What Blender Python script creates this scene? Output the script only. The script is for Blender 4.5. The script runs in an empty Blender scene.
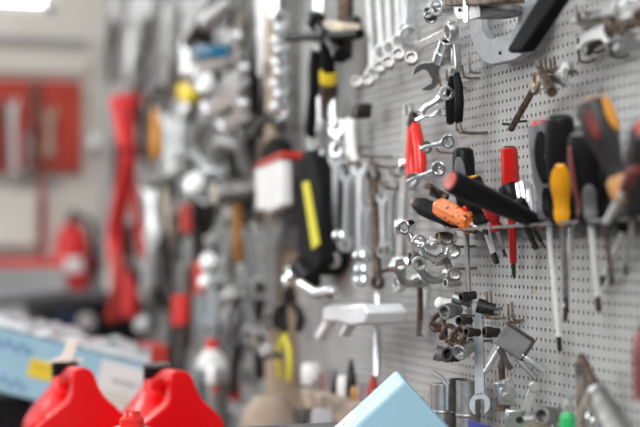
import bpy, bmesh, math, random
from mathutils import Vector, Matrix
random.seed(7)
C = bpy.context.scene.collection
PI = math.pi
# ------------------------------------------------------------------ camera
FPX = 1511.0
CAMZ = 1.45
XW = 0.634                                  # the tool wall is the plane X = XW
yaw = math.radians(16.93); pitch = math.atan(33.5 / FPX)
cam_d = bpy.data.cameras.new('camera'); cam = bpy.data.objects.new('camera', cam_d); C.objects.link(cam)
cam_d.sensor_width = 36; cam_d.lens = 36 * FPX / 640
cam.location = (0, 0, CAMZ)
cam.rotation_euler = (PI / 2 + pitch, 0, -yaw)
cam_d.dof.use_dof = True; cam_d.dof.focus_distance = 1.53; cam_d.dof.aperture_fstop = 3.0
cam_d.clip_start = 0.05
bpy.context.scene.camera = cam
R = cam.rotation_euler.to_matrix()
CR, CU, CF = R @ Vector((1, 0, 0)), R @ Vector((0, 1, 0)), R @ Vector((0, 0, -1))
O = Vector((0, 0, CAMZ))
def ray(x, y): return CF + CR * ((x - 320) / FPX) + CU * ((213.5 - y) / FPX)
def PX(x, y, off=0.0):                      # photograph position -> place on the wall, off metres in front of it
    d = ray(x, y); return O + d * ((XW - off) / d.x)
def PZ(x, y, z): return O + ray(x, y) * z   # a place z metres away from the lens
def yz(x, y, off=0.0): p = PX(x, y, off); return p.y, p.z
# ------------------------------------------------------------------ materials
M = {}
def mat(name, col, rough=.5, metal=0., var=.0, scale=30., col2=None, bump=0., spec=.5, speck=None, coat=0.):
    m = bpy.data.materials.new(name); m.use_nodes = True; nt = m.node_tree; n = nt.nodes; l = nt.links
    b = n['Principled BSDF']; b.inputs['Roughness'].default_value = rough; b.inputs['Metallic'].default_value = metal
    b.inputs['Specular IOR Level'].default_value = spec; b.inputs['Coat Weight'].default_value = coat
    tc = n.new('ShaderNodeTexCoord')
    c1 = (*col, 1); c2 = (*(col2 if col2 else [max(0, c * (1 - var)) for c in col]), 1)
    out = None
    if var or col2:
        no = n.new('ShaderNodeTexNoise'); no.inputs['Scale'].default_value = scale; no.inputs['Detail'].default_value = 5
        l.new(tc.outputs['Object'], no.inputs['Vector'])
        r = n.new('ShaderNodeValToRGB'); r.color_ramp.elements[0].position = .38; r.color_ramp.elements[1].position = .62
        r.color_ramp.elements[0].color = c2; r.color_ramp.elements[1].color = c1
        l.new(no.outputs['Fac'], r.inputs['Fac']); out = r.outputs['Color']
        rr = n.new('ShaderNodeMapRange'); rr.inputs['To Min'].default_value = min(1, rough * 1.4); rr.inputs['To Max'].default_value = rough * .8
        l.new(no.outputs['Fac'], rr.inputs['Value']); l.new(rr.outputs['Result'], b.inputs['Roughness'])
        if bump:
            bp = n.new('ShaderNodeBump'); bp.inputs['Strength'].default_value = bump; bp.inputs['Distance'].default_value = .001
            l.new(no.outputs['Fac'], bp.inputs['Height']); l.new(bp.outputs['Normal'], b.inputs['Normal'])
    if speck:
        n2 = n.new('ShaderNodeTexNoise'); n2.inputs['Scale'].default_value = speck[1]; n2.inputs['Detail'].default_value = 6
        l.new(tc.outputs['Object'], n2.inputs['Vector'])
        r2 = n.new('ShaderNodeValToRGB'); r2.color_ramp.elements[0].position = speck[2]; r2.color_ramp.elements[1].position = speck[2] + .05
        r2.color_ramp.elements[0].color = (0, 0, 0, 1); r2.color_ramp.elements[1].color = (1, 1, 1, 1)
        l.new(n2.outputs['Fac'], r2.inputs['Fac'])
        mx = n.new('ShaderNodeMix'); mx.data_type = 'RGBA'
        l.new(r2.outputs['Color'], mx.inputs[0]); mx.inputs[7].default_value = (*speck[0], 1)
        if out: l.new(out, mx.inputs[6])
        else: mx.inputs[6].default_value = c1
        out = mx.outputs[2]
    if out: l.new(out, b.inputs['Base Color'])
    else: b.inputs['Base Color'].default_value = c1
    M[name] = m; return m
mat('chrome', (.86, .87, .88), .17, 1, .12, 60)
mat('bright_steel', (.80, .81, .82), .27, 1, .18, 80)
mat('steel', (.58, .58, .57), .34, 1, .3, 70)
mat('dull_steel', (.40, .395, .385), .45, 1, .35, 90, bump=.2)
mat('dark_steel', (.075, .07, .065), .42, .9, .4, 80, bump=.2)
mat('rusty', (.17, .12, .09), .5, .6, 0, 110, (.06, .04, .03), .4)
mat('brass_wire', (.34, .27, .21), .4, .8, 0, 150, (.2, .14, .1), .2)
mat('plate', (.42, .44, .46), .5, .45, .12, 120, bump=.12, speck=((.2, .2, .2), 240, .66))
mat('board', (.48, .478, .47), .52, 0, .2, 5, bump=.05, speck=((.34, .27, .2), 45, .68), spec=.4)
mat('black_rubber', (.008, .008, .009), .5, 0, .3, 60, bump=.1, spec=.12)
mat('matte_black', (.010, .010, .011), .7, spec=.1)
mat('black_plastic', (.008, .008, .009), .34, spec=.16)
mat('grey_rubber', (.035, .033, .033), .4, 0, .4, 50, spec=.4)
mat('worn_red', (.20, .035, .03), .45, 0, .4, 70)
mat('satin_steel', (.86, .86, .85), .36, .4, .12, 60)
mat('midgrey_plastic', (.14, .14, .145), .42, 0, .25, 50, spec=.35)
mat('red_plastic', (.58, .010, .008), .22, 0, .15, 60, speck=((.1, .01, .01), 180, .66))
mat('red_grip', (.75, .02, .012), .25)
mat('red_cap', (.45, .07, .05), .35)
mat('yellow_plastic', (.90, .38, .008), .3, 0, .2, 60, speck=((.3, .14, .02), 160, .68))
mat('orange_plastic', (.85, .20, .035), .3, 0, .15, 60, speck=((.08, .03, .015), 230, .58))
mat('orange_grip', (.80, .33, .03), .35, 0, .2, 50)
mat('wood_handle', (.62, .30, .09), .35, 0, .4, 40)
mat('wood', (.56, .44, .32), .65, 0, 0, 12, (.40, .29, .2), .2)
mat('pale_wood', (.72, .62, .48), .6, 0, .2, 10)
mat('grimy_wood', (.48, .38, .28), .7, 0, 0, 30, (.20, .16, .13), .3)
mat('grimy_dark', (.30, .25, .20), .7, 0, 0, 60, (.06, .05, .045), .3)
mat('jug_red', (.74, .004, .005), .24, 0, spec=.3)
mat('carton_blue', (.36, .60, .73), .55, 0, .05, 20, speck=((.2, .3, .38), 90, .74))
mat('carton_pale', (.46, .62, .70), .5, 0, .04, 20)
mat('paper', (.84, .83, .82), .6, 0, .05, 30)
mat('ink', (.05, .05, .05), .6)
mat('blue_ink', (.06, .2, .5), .6)
mat('label_yellow', (.90, .66, .03), .5)
mat('label_ink', (.45, .36, .05), .5)
mat('white_plastic', (.85, .85, .83), .35)
mat('ivory', (.90, .91, .80), .45)
mat('rail_steel', (.20, .20, .20), .5, .4, .3, 60)
mat('white_steel', (.88, .89, .9), .35, .2, .15, 30)
mat('film', (.70, .74, .77), .14, .0, .1, 60, coat=.3)
mat('green_plastic', (.02, .42, .12), .35)
mat('blue_plastic', (.012, .12, .22), .5, spec=.2)
mat('navy_glass', (.015, .03, .07), .1)
mat('navy_paper', (.04, .05, .28), .5)
mat('yellow_paint', (.80, .72, .04), .4)
mat('red_paint', (.58, .035, .02), .45, 0, .25, 10)
mat('red_board', (.50, .035, .012), .5, 0, .25, 8)
mat('red_strap', (.75, .02, .02), .5, 0, .2, 20)
mat('wall_cream', (.72, .68, .61), .8, 0, .12, 3)
mat('wall_grey', (.42, .41, .40), .8, 0, .2, 3)
mat('floor_grey', (.28, .27, .26), .7, 0, .3, 4)
mat('bench_top', (.20, .19, .18), .6, 0, .4, 14)
mat('cabinet_grey', (.46, .46, .47), .5, 0, .2, 6)
mat('aluminium', (.72, .72, .72), .35, .9, .15, 20)
mat('tan_cloth', (.42, .34, .26), .8, 0, .2, 30)
mat('frame_white', (.8, .8, .8), .5)
g = bpy.data.materials.new('glass'); g.use_nodes = True
g.node_tree.nodes['Principled BSDF'].inputs['Transmission Weight'].default_value = 1
g.node_tree.nodes['Principled BSDF'].inputs['Roughness'].default_value = 0
g.node_tree.nodes['Principled BSDF'].inputs['IOR'].default_value = 1.05; M['glass'] = g
# ------------------------------------------------------------------ mesh building
class MB:
    def __init__(s): s.bm = bmesh.new()
    def box(s, c, d, rot=None):
        m = Matrix.Translation(Vector(c)) @ (rot.to_4x4() if rot else Matrix.Identity(4)) @ Matrix.Diagonal((*d, 1))
        bmesh.ops.create_cube(s.bm, size=1, matrix=m); return s
    def lathe(s, prof, seg=20, a0=0, a1=2 * PI, lobes=0, ld=0., c=(0, 0), sx=1., sy=1., inner=0.):
        full = abs(a1 - a0 - 2 * PI) < 1e-6; n = seg if full else seg + 1
        def ring(r, z):
            o = []
            for i in range(n):
                a = a0 + (a1 - a0) * i / seg
                k = 1 - ld * (.5 - .5 * math.cos(lobes * a)) if lobes else 1
                o.append(s.bm.verts.new((c[0] + r * k * math.cos(a) * sx, c[1] + r * k * math.sin(a) * sy, z)))
            return o
        rings = [ring(max(r, 1e-5), z) for r, z in prof]
        m = n if full else n - 1
        for A, B in zip(rings, rings[1:]):
            for i in range(m):
                j = (i + 1) % n; s.bm.faces.new((A[i], A[j], B[j], B[i]))
        if full:
            s.bm.faces.new(list(reversed(rings[0]))); s.bm.faces.new(rings[-1])
        return s
    def cyl(s, p, q, r, r2=None, seg=12):
        p, q = Vector(p), Vector(q); d = q - p
        m = Matrix.Translation((p + q) / 2) @ d.to_track_quat('Z', 'Y').to_matrix().to_4x4()
        bmesh.ops.create_cone(s.bm, cap_ends=True, segments=seg, radius1=r, radius2=r if r2 is None else r2, depth=d.length, matrix=m); return s
    def ball(s, c, r, sc=(1, 1, 1), seg=14):
        bmesh.ops.create_uvsphere(s.bm, u_segments=seg, v_segments=seg // 2 + 2, radius=r, matrix=Matrix.Translation(Vector(c)) @ Matrix.Diagonal((*sc, 1))); return s
    def tube(s, pts, r, seg=8, closed=False, sx=1.):
        P = [Vector(p) for p in pts]; rs = r if isinstance(r, (list, tuple)) else [r] * len(P); rings = []
        up = None
        for i, p in enumerate(P):
            if closed: t = P[(i + 1) % len(P)] - P[i - 1]
            else: t = P[min(i + 1, len(P) - 1)] - P[max(i - 1, 0)]
            t.normalize()
            if up is None: up = Vector((0, 1, 0)) if abs(t.y) < .9 else Vector((1, 0, 0))
            u = (up - t * up.dot(t)).normalized(); up = u; v = t.cross(u)
            rings.append([s.bm.verts.new(p + (u * math.cos(2 * PI * k / seg) * sx + v * math.sin(2 * PI * k / seg)) * rs[i]) for k in range(seg)])
        pr = list(zip(rings, rings[1:])) + ([(rings[-1], rings[0])] if closed else [])
        for A, B in pr:
            for k in range(seg):
                j = (k + 1) % seg; s.bm.faces.new((A[k], A[j], B[j], B[k]))
        if not closed: s.bm.faces.new(list(reversed(rings[0]))); s.bm.faces.new(rings[-1])
        return s
    def prism(s, pts, y0, y1):                # outline in x,z ; thickness along y
        a = [s.bm.verts.new((x, y0, z)) for x, z in pts]; b = [s.bm.verts.new((x, y1, z)) for x, z in pts]
        s.bm.faces.new(a); s.bm.faces.new(list(reversed(b))); n = len(a)
        for i in range(n): s.bm.faces.new((a[i], b[i], b[(i + 1) % n], a[(i + 1) % n]))
        return s
    def annulus(s, c, ri, ro, y0, y1, seg=18, isides=None, ssz=1.):
        def rg(r, y): return [s.bm.verts.new((c[0] + r * math.cos(2 * PI * k / seg), y, c[1] + r * ssz * math.sin(2 * PI * k / seg))) for k in range(seg)]
        w = (ro - ri) * .25
        L = [rg(ri, y0), rg(ro - w, y0), rg(ro, y0 + (y1 - y0) * .25), rg(ro, y0 + (y1 - y0) * .75), rg(ro - w, y1), rg(ri, y1)]
        for A, B in zip(L, L[1:] + L[:1]):
            for k in range(seg): j = (k + 1) % seg; s.bm.faces.new((A[k], A[j], B[j], B[k]))
        return s
    def pipe(s, p, q, ro, ri, seg=14):         # hollow along p->q, open ends
        p, q = Vector(p), Vector(q); d = q - p; m = d.to_track_quat('Z', 'Y').to_matrix()
        def rg(r, o): return [s.bm.verts.new(o + m @ Vector((r * math.cos(2 * PI * k / seg), r * math.sin(2 * PI * k / seg), 0))) for k in range(seg)]
        L = [rg(ri, p), rg(ro, p), rg(ro, q), rg(ri, q)]
        for A, B in zip(L, L[1:] + L[:1]):
            for k in range(seg): j = (k + 1) % seg; s.bm.faces.new((A[k], A[j], B[j], B[k]))
        return s
    def move(s, m): bmesh.ops.transform(s.bm, matrix=m, verts=s.bm.verts[:]); return s
    def mesh(s, name, m, ang=38):
        bmesh.ops.recalc_face_normals(s.bm, faces=s.bm.faces[:])
        me = bpy.data.meshes.new(name); s.bm.to_mesh(me); s.bm.free()
        me.materials.append(M[m] if isinstance(m, str) else m)
        me.polygons.foreach_set('use_smooth', [True] * len(me.polygons)); me.set_sharp_from_angle(angle=math.radians(ang))
        return me
def part(name, mb, m, parent=None, bevel=0, label=None, kind=None, ang=38):
    o = bpy.data.objects.new(name, mb.mesh(name, m, ang)); C.objects.link(o); o.parent = parent
    if bevel:
        b = o.modifiers.new('bevel', 'BEVEL'); b.width = bevel; b.segments = 2; b.limit_method = 'ANGLE'; b.angle_limit = math.radians(40)
    if label: o['label'] = label
    if kind: o['kind'] = kind
    return o
def tag(o, label, cat, group=None):
    o['label'] = label; o['category'] = cat
    if group: o['group'] = group
    return o
def frame(P, Q, n=(-1, 0, 0)):                # +z runs P->Q, +y faces the room
    z = (Q - P).normalized(); n = Vector(n); y = (n - z * n.dot(z)).normalized(); x = y.cross(z)
    m = Matrix((x, y, z)).transposed().to_4x4(); m.translation = P; return m
def thing(name, label, cat, m, group=None):
    e = bpy.data.objects.new(name, None); C.objects.link(e); e.matrix_world = m; e.empty_display_size = .02
    return tag(e, label, cat, group)
def single(name, mb, m, label, cat, mw=None, group=None, bevel=0, ang=38):
    o = part(name, mb, m, None, bevel, ang=ang)
    if mw is not None: o.matrix_world = mw
    return tag(o, label, cat, group)
def struct(name, mb, m, bevel=0):
    o = part(name, mb, m, None, bevel); o['kind'] = 'structure'; return o
def rotz(a): return Matrix.Rotation(a, 4, 'Z')
# ------------------------------------------------------------------ room
HZ = CAMZ; BENCH = HZ - .43; BW = 4.22         # back wall
struct('floor', MB().box((-1.2, 1.8, -.05), (3.8, 5.2, .1)), 'floor_grey')
struct('wall_right', MB().box((XW + .075, 1.8, 1.6), (.11, 5.2, 3.2)), 'wall_grey')
wx1 = PZ(57, 5, 4.2).x; wz0 = PZ(30, 12, 4.2).z; wx0 = wx1 - .9; wz1 = wz0 + .75
w = MB()
w.box(((wx1 + XW + .02) / 2, BW + .06, 1.6), (XW + .02 - wx1, .12, 3.2)); w.box(((wx0 - 3.1) / 2, BW + .06, 1.6), (wx0 + 3.1, .12, 3.2))
w.box(((wx0 + wx1) / 2, BW + .06, wz0 / 2), (wx1 - wx0, .12, wz0)); w.box(((wx0 + wx1) / 2, BW + .06, (3.2 + wz1) / 2), (wx1 - wx0, .12, 3.2 - wz1))
struct('wall_back', w, 'wall_cream')
fr = MB(); cx = (wx0 + wx1) / 2; cz = (wz0 + wz1) / 2
for sx in (wx0 + .015, cx, wx1 - .015): fr.box((sx, BW + .05, cz), (.03, .04, wz1 - wz0))
for sz in (wz0 + .012, wz1 - .012): fr.box((cx, BW + .05, sz), (wx1 - wx0, .04, .024))
wf = struct('window_1', fr, 'frame_white')
part('glass_pane', MB().box((cx, BW + .06, cz), (wx1 - wx0 - .02, .004, wz1 - wz0 - .02)), 'glass', wf)
struct('trim_1', MB().box((-.5, BW - .012, PZ(40, 66, 4.2).z), (2.2, .024, .045)), 'wall_cream')
struct('trim_2', MB().box((-.5, BW - .01, PZ(40, 42, 4.2).z), (2.2, .02, .02)), 'wall_grey')
# ------------------------------------------------------------------ perforated boards
BZ0, BZ1 = HZ - .195, HZ + .62
def board(y0, y1, label, seg=8, deep=True):
    P = .01; ny = int((y1 - y0) / P); nz = int((BZ1 - BZ0) / P); V = []; F = []; r = .00195
    for i in range(ny):
        for j in range(nz):
            a, b = y0 + i * P, BZ0 + j * P; k = len(V); cy, cz_ = a + P / 2, b + P / 2
            V += [(XW, a, b), (XW, a + P, b), (XW, a + P, b + P), (XW, a, b + P)]
            for q in range(8):
                t = -PI / 2 - PI / 8 + q * PI / 4; V.append((XW, cy + r * math.cos(t), cz_ + r * math.sin(t)))
            for q in range(4):
                A, B = k + q, k + (q + 1) % 4; o = k + 4
                F.append((A, B, o + (2 * q + 1) % 8, o + (2 * q) % 8)); F.append((A, o + (2 * q) % 8, o + (2 * q - 1) % 8))
            if deep:
                for q in range(8): V.append((XW + .0005, V[k + 4 + q][1], V[k + 4 + q][2]))
                for q in range(8): F.append((k + 4 + q, k + 4 + (q + 1) % 8, k + 12 + (q + 1) % 8, k + 12 + q))
    me = bpy.data.meshes.new('pegboard'); me.from_pydata(V, [], F); me.update(); me.materials.append(M['board'])
    o = bpy.data.objects.new('pegboard', me); C.objects.link(o); tag(o, label, 'pegboard')
    return o
Yp = lambda x: PX(x, 200).y
YA, YB = Yp(297), Yp(246)
board(.95, YA, 'long grey perforated steel board right of the brown post, nearest the camera')
board(YA + .045, YB, 'blurred grey perforated board between the brown post and the cream plank', deep=False)
board(YB + .05, 4.18, 'most distant grey perforated board, by the back wall corner', deep=False)
# post and battens
single('wall_post', MB().box((XW - .016, YA + .022, HZ + .2), (.045, .044, 1.0)), 'wood', 'brown wooden post between two pegboards beside the black case', 'post', bevel=.002)
single('wall_post', MB().box((XW - .012, YA - .006, HZ + .31), (.03, .012, .62)), 'dull_steel', 'dark grey steel upright beside the brown wooden post', 'post', bevel=.001)
pl = PX(250, 60); single('plank', MB().box((XW - .014, YB + .022, PX(250, 20).z - .0), (.022, .05, .33)), 'pale_wood', 'cream plank on the wall between the chrome spanners and the chain', 'plank', bevel=.002)
# ledge
zl = HZ - .193; yl0 = 1.0; yl1 = PX(303, 380, .05).y
single('ledge', MB().box((XW - .03, (yl0 + yl1) / 2, zl - .015), (.056, yl1 - yl0, .03)), 'grimy_wood', 'worn wooden ledge along the foot of the near pegboard', 'ledge', bevel=.003)
# bench
single('workbench', MB().box((.1, 2.7, BENCH - .03), (1.02, 2.95, .06)).box((-.35, 1.3, BENCH / 2 - .03), (.08, .08, BENCH - .06)).box((.5, 1.3, BENCH / 2 - .03), (.08, .08, BENCH - .06)).box((-.35, 4.1, BENCH / 2 - .03), (.08, .08, BENCH - .06)).box((.5, 4.1, BENCH / 2 - .03), (.08, .08, BENCH - .06)), 'bench_top', 'dark workbench under the red canisters and cartons', 'workbench', bevel=.003)
# ------------------------------------------------------------------ tool makers
def jaw(mb, zc, R_, up=1, tilt=.26, t=.004, slot=None, depth=None):
    sw = (slot or R_ * 1.08) / 2; n = 14; pts = []
    a0 = math.asin(min(.95, sw / R_)) + .12
    for i in range(n + 1):
        a = a0 + (2 * PI - 2 * a0) * i / n; rr = R_ * (1.0 - .12 * max(0, math.cos(a)))
        pts.append((rr * math.sin(a), rr * math.cos(a)))
    d = depth if depth is not None else -R_ * .3
    pts += [(-sw, R_ * .75), (-sw, d + sw * .35), (-sw * .6, d), (sw * .6, d), (sw, d + sw * .35), (sw, R_ * .75)]
    c, s_ = math.cos(tilt), math.sin(tilt)
    pts = [(x * c - z * s_, zc + up * (x * s_ + z * c)) for x, z in pts]
    if up < 0: pts.reverse()
    mb.prism(pts, -t / 2, t / 2)
def ring_end(mb, zc, ro, ri, t, off=0): mb.annulus((0, zc), ri, ro, -t / 2 + off, t / 2 + off, 20)
def wrench_mb(L, e0, e1, w=.008, t=.0055, tilt=.26):
    """e = (kind, radius); e0 sits at z=0 end, e1 at z=L"""
    mb = MB()
    for e, zc, up in ((e0, 0, -1), (e1, L, 1)):
        k, r = e
        if k == 'open': jaw(mb, zc - up * r * .9, r, up, tilt, t)
        elif k == 'ring': ring_end(mb, zc - up * r, r, r * .62, t * 1.7)
        elif k == 'socket': mb.pipe((0, -.012, zc - up * r), (0, .014, zc - up * r), r, r * .68)
    z0 = e0[1] * 1.75 if e0[0] != 'none' else 0; z1 = L - (e1[1] * 1.75 if e1[0] != 'none' else 0)
    w0 = w * .5; k0 = w0 * 1.25
    mb.prism([(-k0, z0), (k0, z0), (w0 * .9, z0 + (z1 - z0) * .2), (w0 * .85, z0 + (z1 - z0) * .5), (w0 * .9, z1 - (z1 - z0) * .2), (k0, z1), (-k0, z1), (-w0 * .9, z1 - (z1 - z0) * .2), (-w0 * .85, z0 + (z1 - z0) * .5), (-w0 * .9, z0 + (z1 - z0) * .2)], -t * .5, t * .5)
    return mb
def wrench(x0, y0, x1, y1, e0, e1, label, m='bright_steel', off=.02, w=.008, t=.0055, n=(-1, 0, 0), off1=None, name='combination_wrench', cat='wrench', group=None, tilt=.26):
    P, Q = PX(x0, y0, off), PX(x1, y1, off if off1 is None else off1)
    return single(name, wrench_mb((Q - P).length, e0, e1, w, t, tilt), m, label, cat, frame(P, Q, n), group, bevel=.0006)
def hook(x, y, label, L=.03, up=.012, m='brass_wire', double=0., group=None, r=.0013):
    """bent wire hook plugged in the board at photo position x,y"""
    P = PX(x, y, L) + Vector((L, 0, 0)); mb = MB()
    for s in ((-double / 2, double / 2) if double else (0,)):
        mb.tube([(.002, s, 0), (-L * .5, s, -.001), (-L * .9, s, 0), (-L, s, .003), (-L - .001, s, up)], r)
    if double: mb.tube([(-L + .002, -double / 2, 0), (-L + .002, double / 2, 0)], r)
    return single('peg_hook', mb, m, label, 'hook', Matrix.Translation(P), group)
def shaft(parent, z0, z1, r, m='steel', tip='flat', tipm=None, seg=12, hexa=False):
    tl = min(.014, (z1 - z0) * .25)
    part('shaft', MB().cyl((0, 0, z0), (0, 0, z1 - tl), r, seg=6 if hexa else seg), m, parent)
    if tip == 'flat':
        t = MB().prism([(-r, 0), (r, 0), (r * 1.3, tl * .7), (r * 1.1, tl), (-r * 1.1, tl), (-r * 1.3, tl * .7)], -r * .45, r * .45)
    else:
        t = MB().cyl((0, 0, 0), (0, 0, tl), r, r * .35, seg=8)
        t.box((0, 0, tl * .6), (r * 1.6, r * .4, tl * .8)); t.box((0, 0, tl * .6), (r * .4, r * 1.6, tl * .8))
    t.move(Matrix.Translation((0, 0, z1 - tl - .0005))); part('tip', t, tipm or 'dark_steel', parent)
def screwdriver(P, Q, Lh, prof, hm, label, shr=.003, sm='steel', tip='flat', lobes=6, ld=.1, butt=None, inlays=(), collar=None, spin=0., tipm=None, name='screwdriver'):
    """P butt end, Q tip; prof = [(t 0..1, radius)]"""
    L = (Q - P).length; e = thing(name, label, 'screwdriver', frame(P, Q) @ rotz(spin))
    part('handle', MB().lathe([(r, t * Lh) for t, r in prof], 36, lobes=lobes, ld=ld), hm, e)
    if butt: part('butt_cap', MB().lathe([(butt[1] * .55, -.0015), (butt[1] * .85, -.0008), (butt[1], .002), (butt[1] * 1.02, butt[2])], 24), butt[0], e)
    def rad(t):
        for (t0, r0), (t1, r1) in zip(prof, prof[1:]):
            if t <= t1: return r0 + (r1 - r0) * (t - t0) / max(1e-6, t1 - t0)
        return prof[-1][1]
    for (t0, t1, a0, a1, im, nm) in inlays:    # raised grip panel along part of the circumference
        n = 16; mb = MB(); rings = []
        for i in range(n + 1):
            u = i / n; t = t0 + (t1 - t0) * u; wv = math.sin(PI * min(max(u, .02), .98)) ** .45; am = (a0 + a1) / 2; ah = (a1 - a0) / 2 * wv
            r = rad(t) + .0006 * wv
            rings.append([mb.bm.verts.new((r * math.cos(am - ah + 2 * ah * k / 8), r * math.sin(am - ah + 2 * ah * k / 8), t * Lh)) for k in range(9)])
        for A, B in zip(rings, rings[1:]):
            for k in range(8): mb.bm.faces.new((A[k], A[k + 1], B[k + 1], B[k]))
        o = part(nm, mb, im, e); sd = o.modifiers.new('thick', 'SOLIDIFY'); sd.thickness = .0012; sd.offset = 0
    if collar: part('collar', MB().lathe([(collar[1] * .8, Lh - .004), (collar[1], Lh), (collar[1], Lh + collar[2] * .7), (collar[1] * .6, Lh + collar[2])], 20), collar[0], e)
    shaft(e, Lh - .004, L, shr, sm, tip, tipm)
    return e
def socket(P, Q, r, label, m='chrome', group=None, deep=False):
    L = (Q - P).length; mb = MB(); seg = 20
    mb.pipe((0, 0, 0), (0, 0, L * (.55 if deep else .5)), r, r * .66, seg)
    mb.pipe((0, 0, L * (.55 if deep else .5)), (0, 0, L), r * .84, r * .45, seg)
    mb.lathe([(r * .66, L * .3), (r * .66, L * .34)], seg)
    return single('socket', mb, m, label, 'socket', frame(P, Q), group, bevel=.0005)
def pliers(P, Q, w, hm, label, jm='steel', frac=.62, name='pliers', n=(-1, 0, 0), hr=.0055, straight=0.):
    """P jaw tip (top) -> Q handle ends"""
    L = (Q - P).length; e = thing(name, label, 'pliers', frame(P, Q, n)); zj = L * (1 - frac)
    part('jaw', MB().prism([(.001, 0), (.0045, .001), (.009, zj * .55), (.010, zj * .8), (.004, zj), (-.002, zj * .9), (.0005, zj * .45)], -.004, .004), jm, e, bevel=.0012)
    part('jaw', MB().prism([(-.001, 0), (-.0005, zj * .45), (.002, zj * .9), (-.004, zj), (-.010, zj * .8), (-.009, zj * .55), (-.0045, .001)], -.0038, .0042), jm, e, bevel=.0012)
    part('pivot', MB().cyl((0, -.006, zj * .75), (0, .006, zj * .75), .005, seg=16), jm, e)
    for s in (-1, 1):
        pts = [(s * .004, 0, zj * .85), (s * .006, 0, zj * 1.05), (s * w * .42, 0, L * .55), (s * w * .5, 0, L * .75), (s * w * (.42 - straight), 0, L * .97), (s * w * (.41 - straight), 0, L)]
        part('handle', MB().tube(pts, [hr * .8, hr, hr * 1.1, hr * 1.2, hr * 1.1, hr * .6], 12), hm, e)
    return e
NC = tuple(-CF)                                # facing the room's entrance side
def pxprism(pts, off, th):
    q = [yz(x, y, off) for x, y in pts]; cy = sum(a for a, b in q) / len(q); cz_ = sum(b for a, b in q) / len(q)
    mb = MB().prism([(a - cy, b - cz_) for a, b in q], 0, th)
    mb.move(Matrix(((0, 1, 0, 0), (1, 0, 0, 0), (0, 0, 1, 0), (0, 0, 0, 1))))
    return mb, Vector((XW - off, cy, cz_))
def local(e, x, y, off): return e.matrix_world.inverted() @ PX(x, y, off)
def pxpart(name, e, pts, off, th, m, bevel=.001, label=None):
    mb, c = pxprism(pts, off, th); mb.move(Matrix.Translation(c - e.matrix_world.translation))
    return part(name, mb, m, e, bevel, label)
def pxsingle(name, pts, off, th, m, label, cat, bevel=.001, group=None):
    mb, c = pxprism(pts, off, th); return single(name, mb, m, label, cat, Matrix.Translation(c), group, bevel)
def T(p): return Matrix.Translation(p)
# ------------------------------------------------------------------ screwdriver rack
r0 = PX(436, 231, .05); r1 = PX(672, 216, .05); rz = HZ + .0195
rk = thing('tool_rack', 'thin steel rack strip on the pegboard holding the screwdrivers upright', 'tool rack', T(Vector((XW, (r0.y + r1.y) / 2, rz))))
Lr = abs(r0.y - r1.y); tl = (r0.z - r1.z) / Lr
def bar(mb, x, z=0, h=.0022, d=.004): mb.box((x, 0, z), (d, Lr, h), None)
mb = MB(); bar(mb, -.05, 0, .0026, .0014); bar(mb, -.046, .001, .0012, .006); mb.move(Matrix.Shear('XY', 4, (0, 0)) if False else Matrix.Identity(4)); part('front_rail', mb, 'rail_steel', rk)
mb = MB(); bar(mb, -.012, .001, .0015, .012); bar(mb, -.0055, -.004, .012, .0015); part('back_rail', mb, 'rail_steel', rk)
for k in range(9):
    part('cross_strip', MB().box((-.03, -Lr / 2 + .004 + k * (Lr - .008) / 8, .001), (.03, .005, .0013)), 'rail_steel', rk)
rk.rotation_euler = (math.atan((r0.z - r1.z) / (r0.y - r1.y)), 0, 0)
rk.location.z = (r0.z + r1.z) / 2
G6 = [(0, .006), (.02, .0085), (.06, .0095), (.35, .0100), (.6, .0090), (.72, .0068), (.8, .0064), (.9, .0085), (.97, .0085), (1, .006)]
def sc(k, prof=G6): return [(t, r * k) for t, r in prof]
def sd(P, Q, fr, *a, **k):
    P, Q = PX(*P), PX(*Q); return screwdriver(P, Q, (Q - P).length * fr, *a, **k)
sd((540, 122, .04), (560, 352, .022), .43, sc(1.2), 'midgrey_plastic', 'grey and black screwdriver with dull red butt, long shaft, left of the yellow one', shr=.0027, sm='satin_steel', tip='cross', lobes=3, ld=.08,
   butt=('red_cap', .0098, .004), inlays=((.1, .62, -.1, 1.1, 'black_rubber', 'grip_panel'), (.66, .96, -.1, 1.0, 'black_rubber', 'lower_grip_panel')))
sd((560, 117, .055), (566, 312, .03), .545, sc(1.38), 'black_rubber', 'black screwdriver with yellow grip panel in the rack', shr=.0026, sm='dull_steel', tip='flat', lobes=3, ld=.06,
   inlays=((.40, .99, -.30, 1.35, 'yellow_plastic', 'yellow_grip_panel'),), butt=('black_plastic', .011, .012))
sd((578, 126, .028), (565, 322, .03), .47, sc(1.05), 'midgrey_plastic', 'grey handled screwdriver mostly hidden between two dark grips, shaft slanting left', shr=.0027, sm='satin_steel', tip='cross', tipm='rusty', lobes=0)
sd((583, 133, .055), (599, 312, .03), .50, sc(1.4), 'black_rubber', 'black screwdriver with red side stripe below the leaning orange-patched handle', shr=.0028, sm='satin_steel', tip='flat', tipm='dark_steel', lobes=3, ld=.08,
   inlays=((.12, .9, 1.2, 1.9, 'worn_red', 'red_side_stripe'), (.55, .97, -.2, 1.0, 'midgrey_plastic', 'grip_panel')), butt=('midgrey_plastic', .0105, .004))
sd((597, 150, .02), (612, 286, .03), .55, sc(1.1), 'black_plastic', 'plain black screwdriver at the back of the rack with brownish shaft', shr=.0022, sm='rusty', tip='flat', lobes=6)
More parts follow.
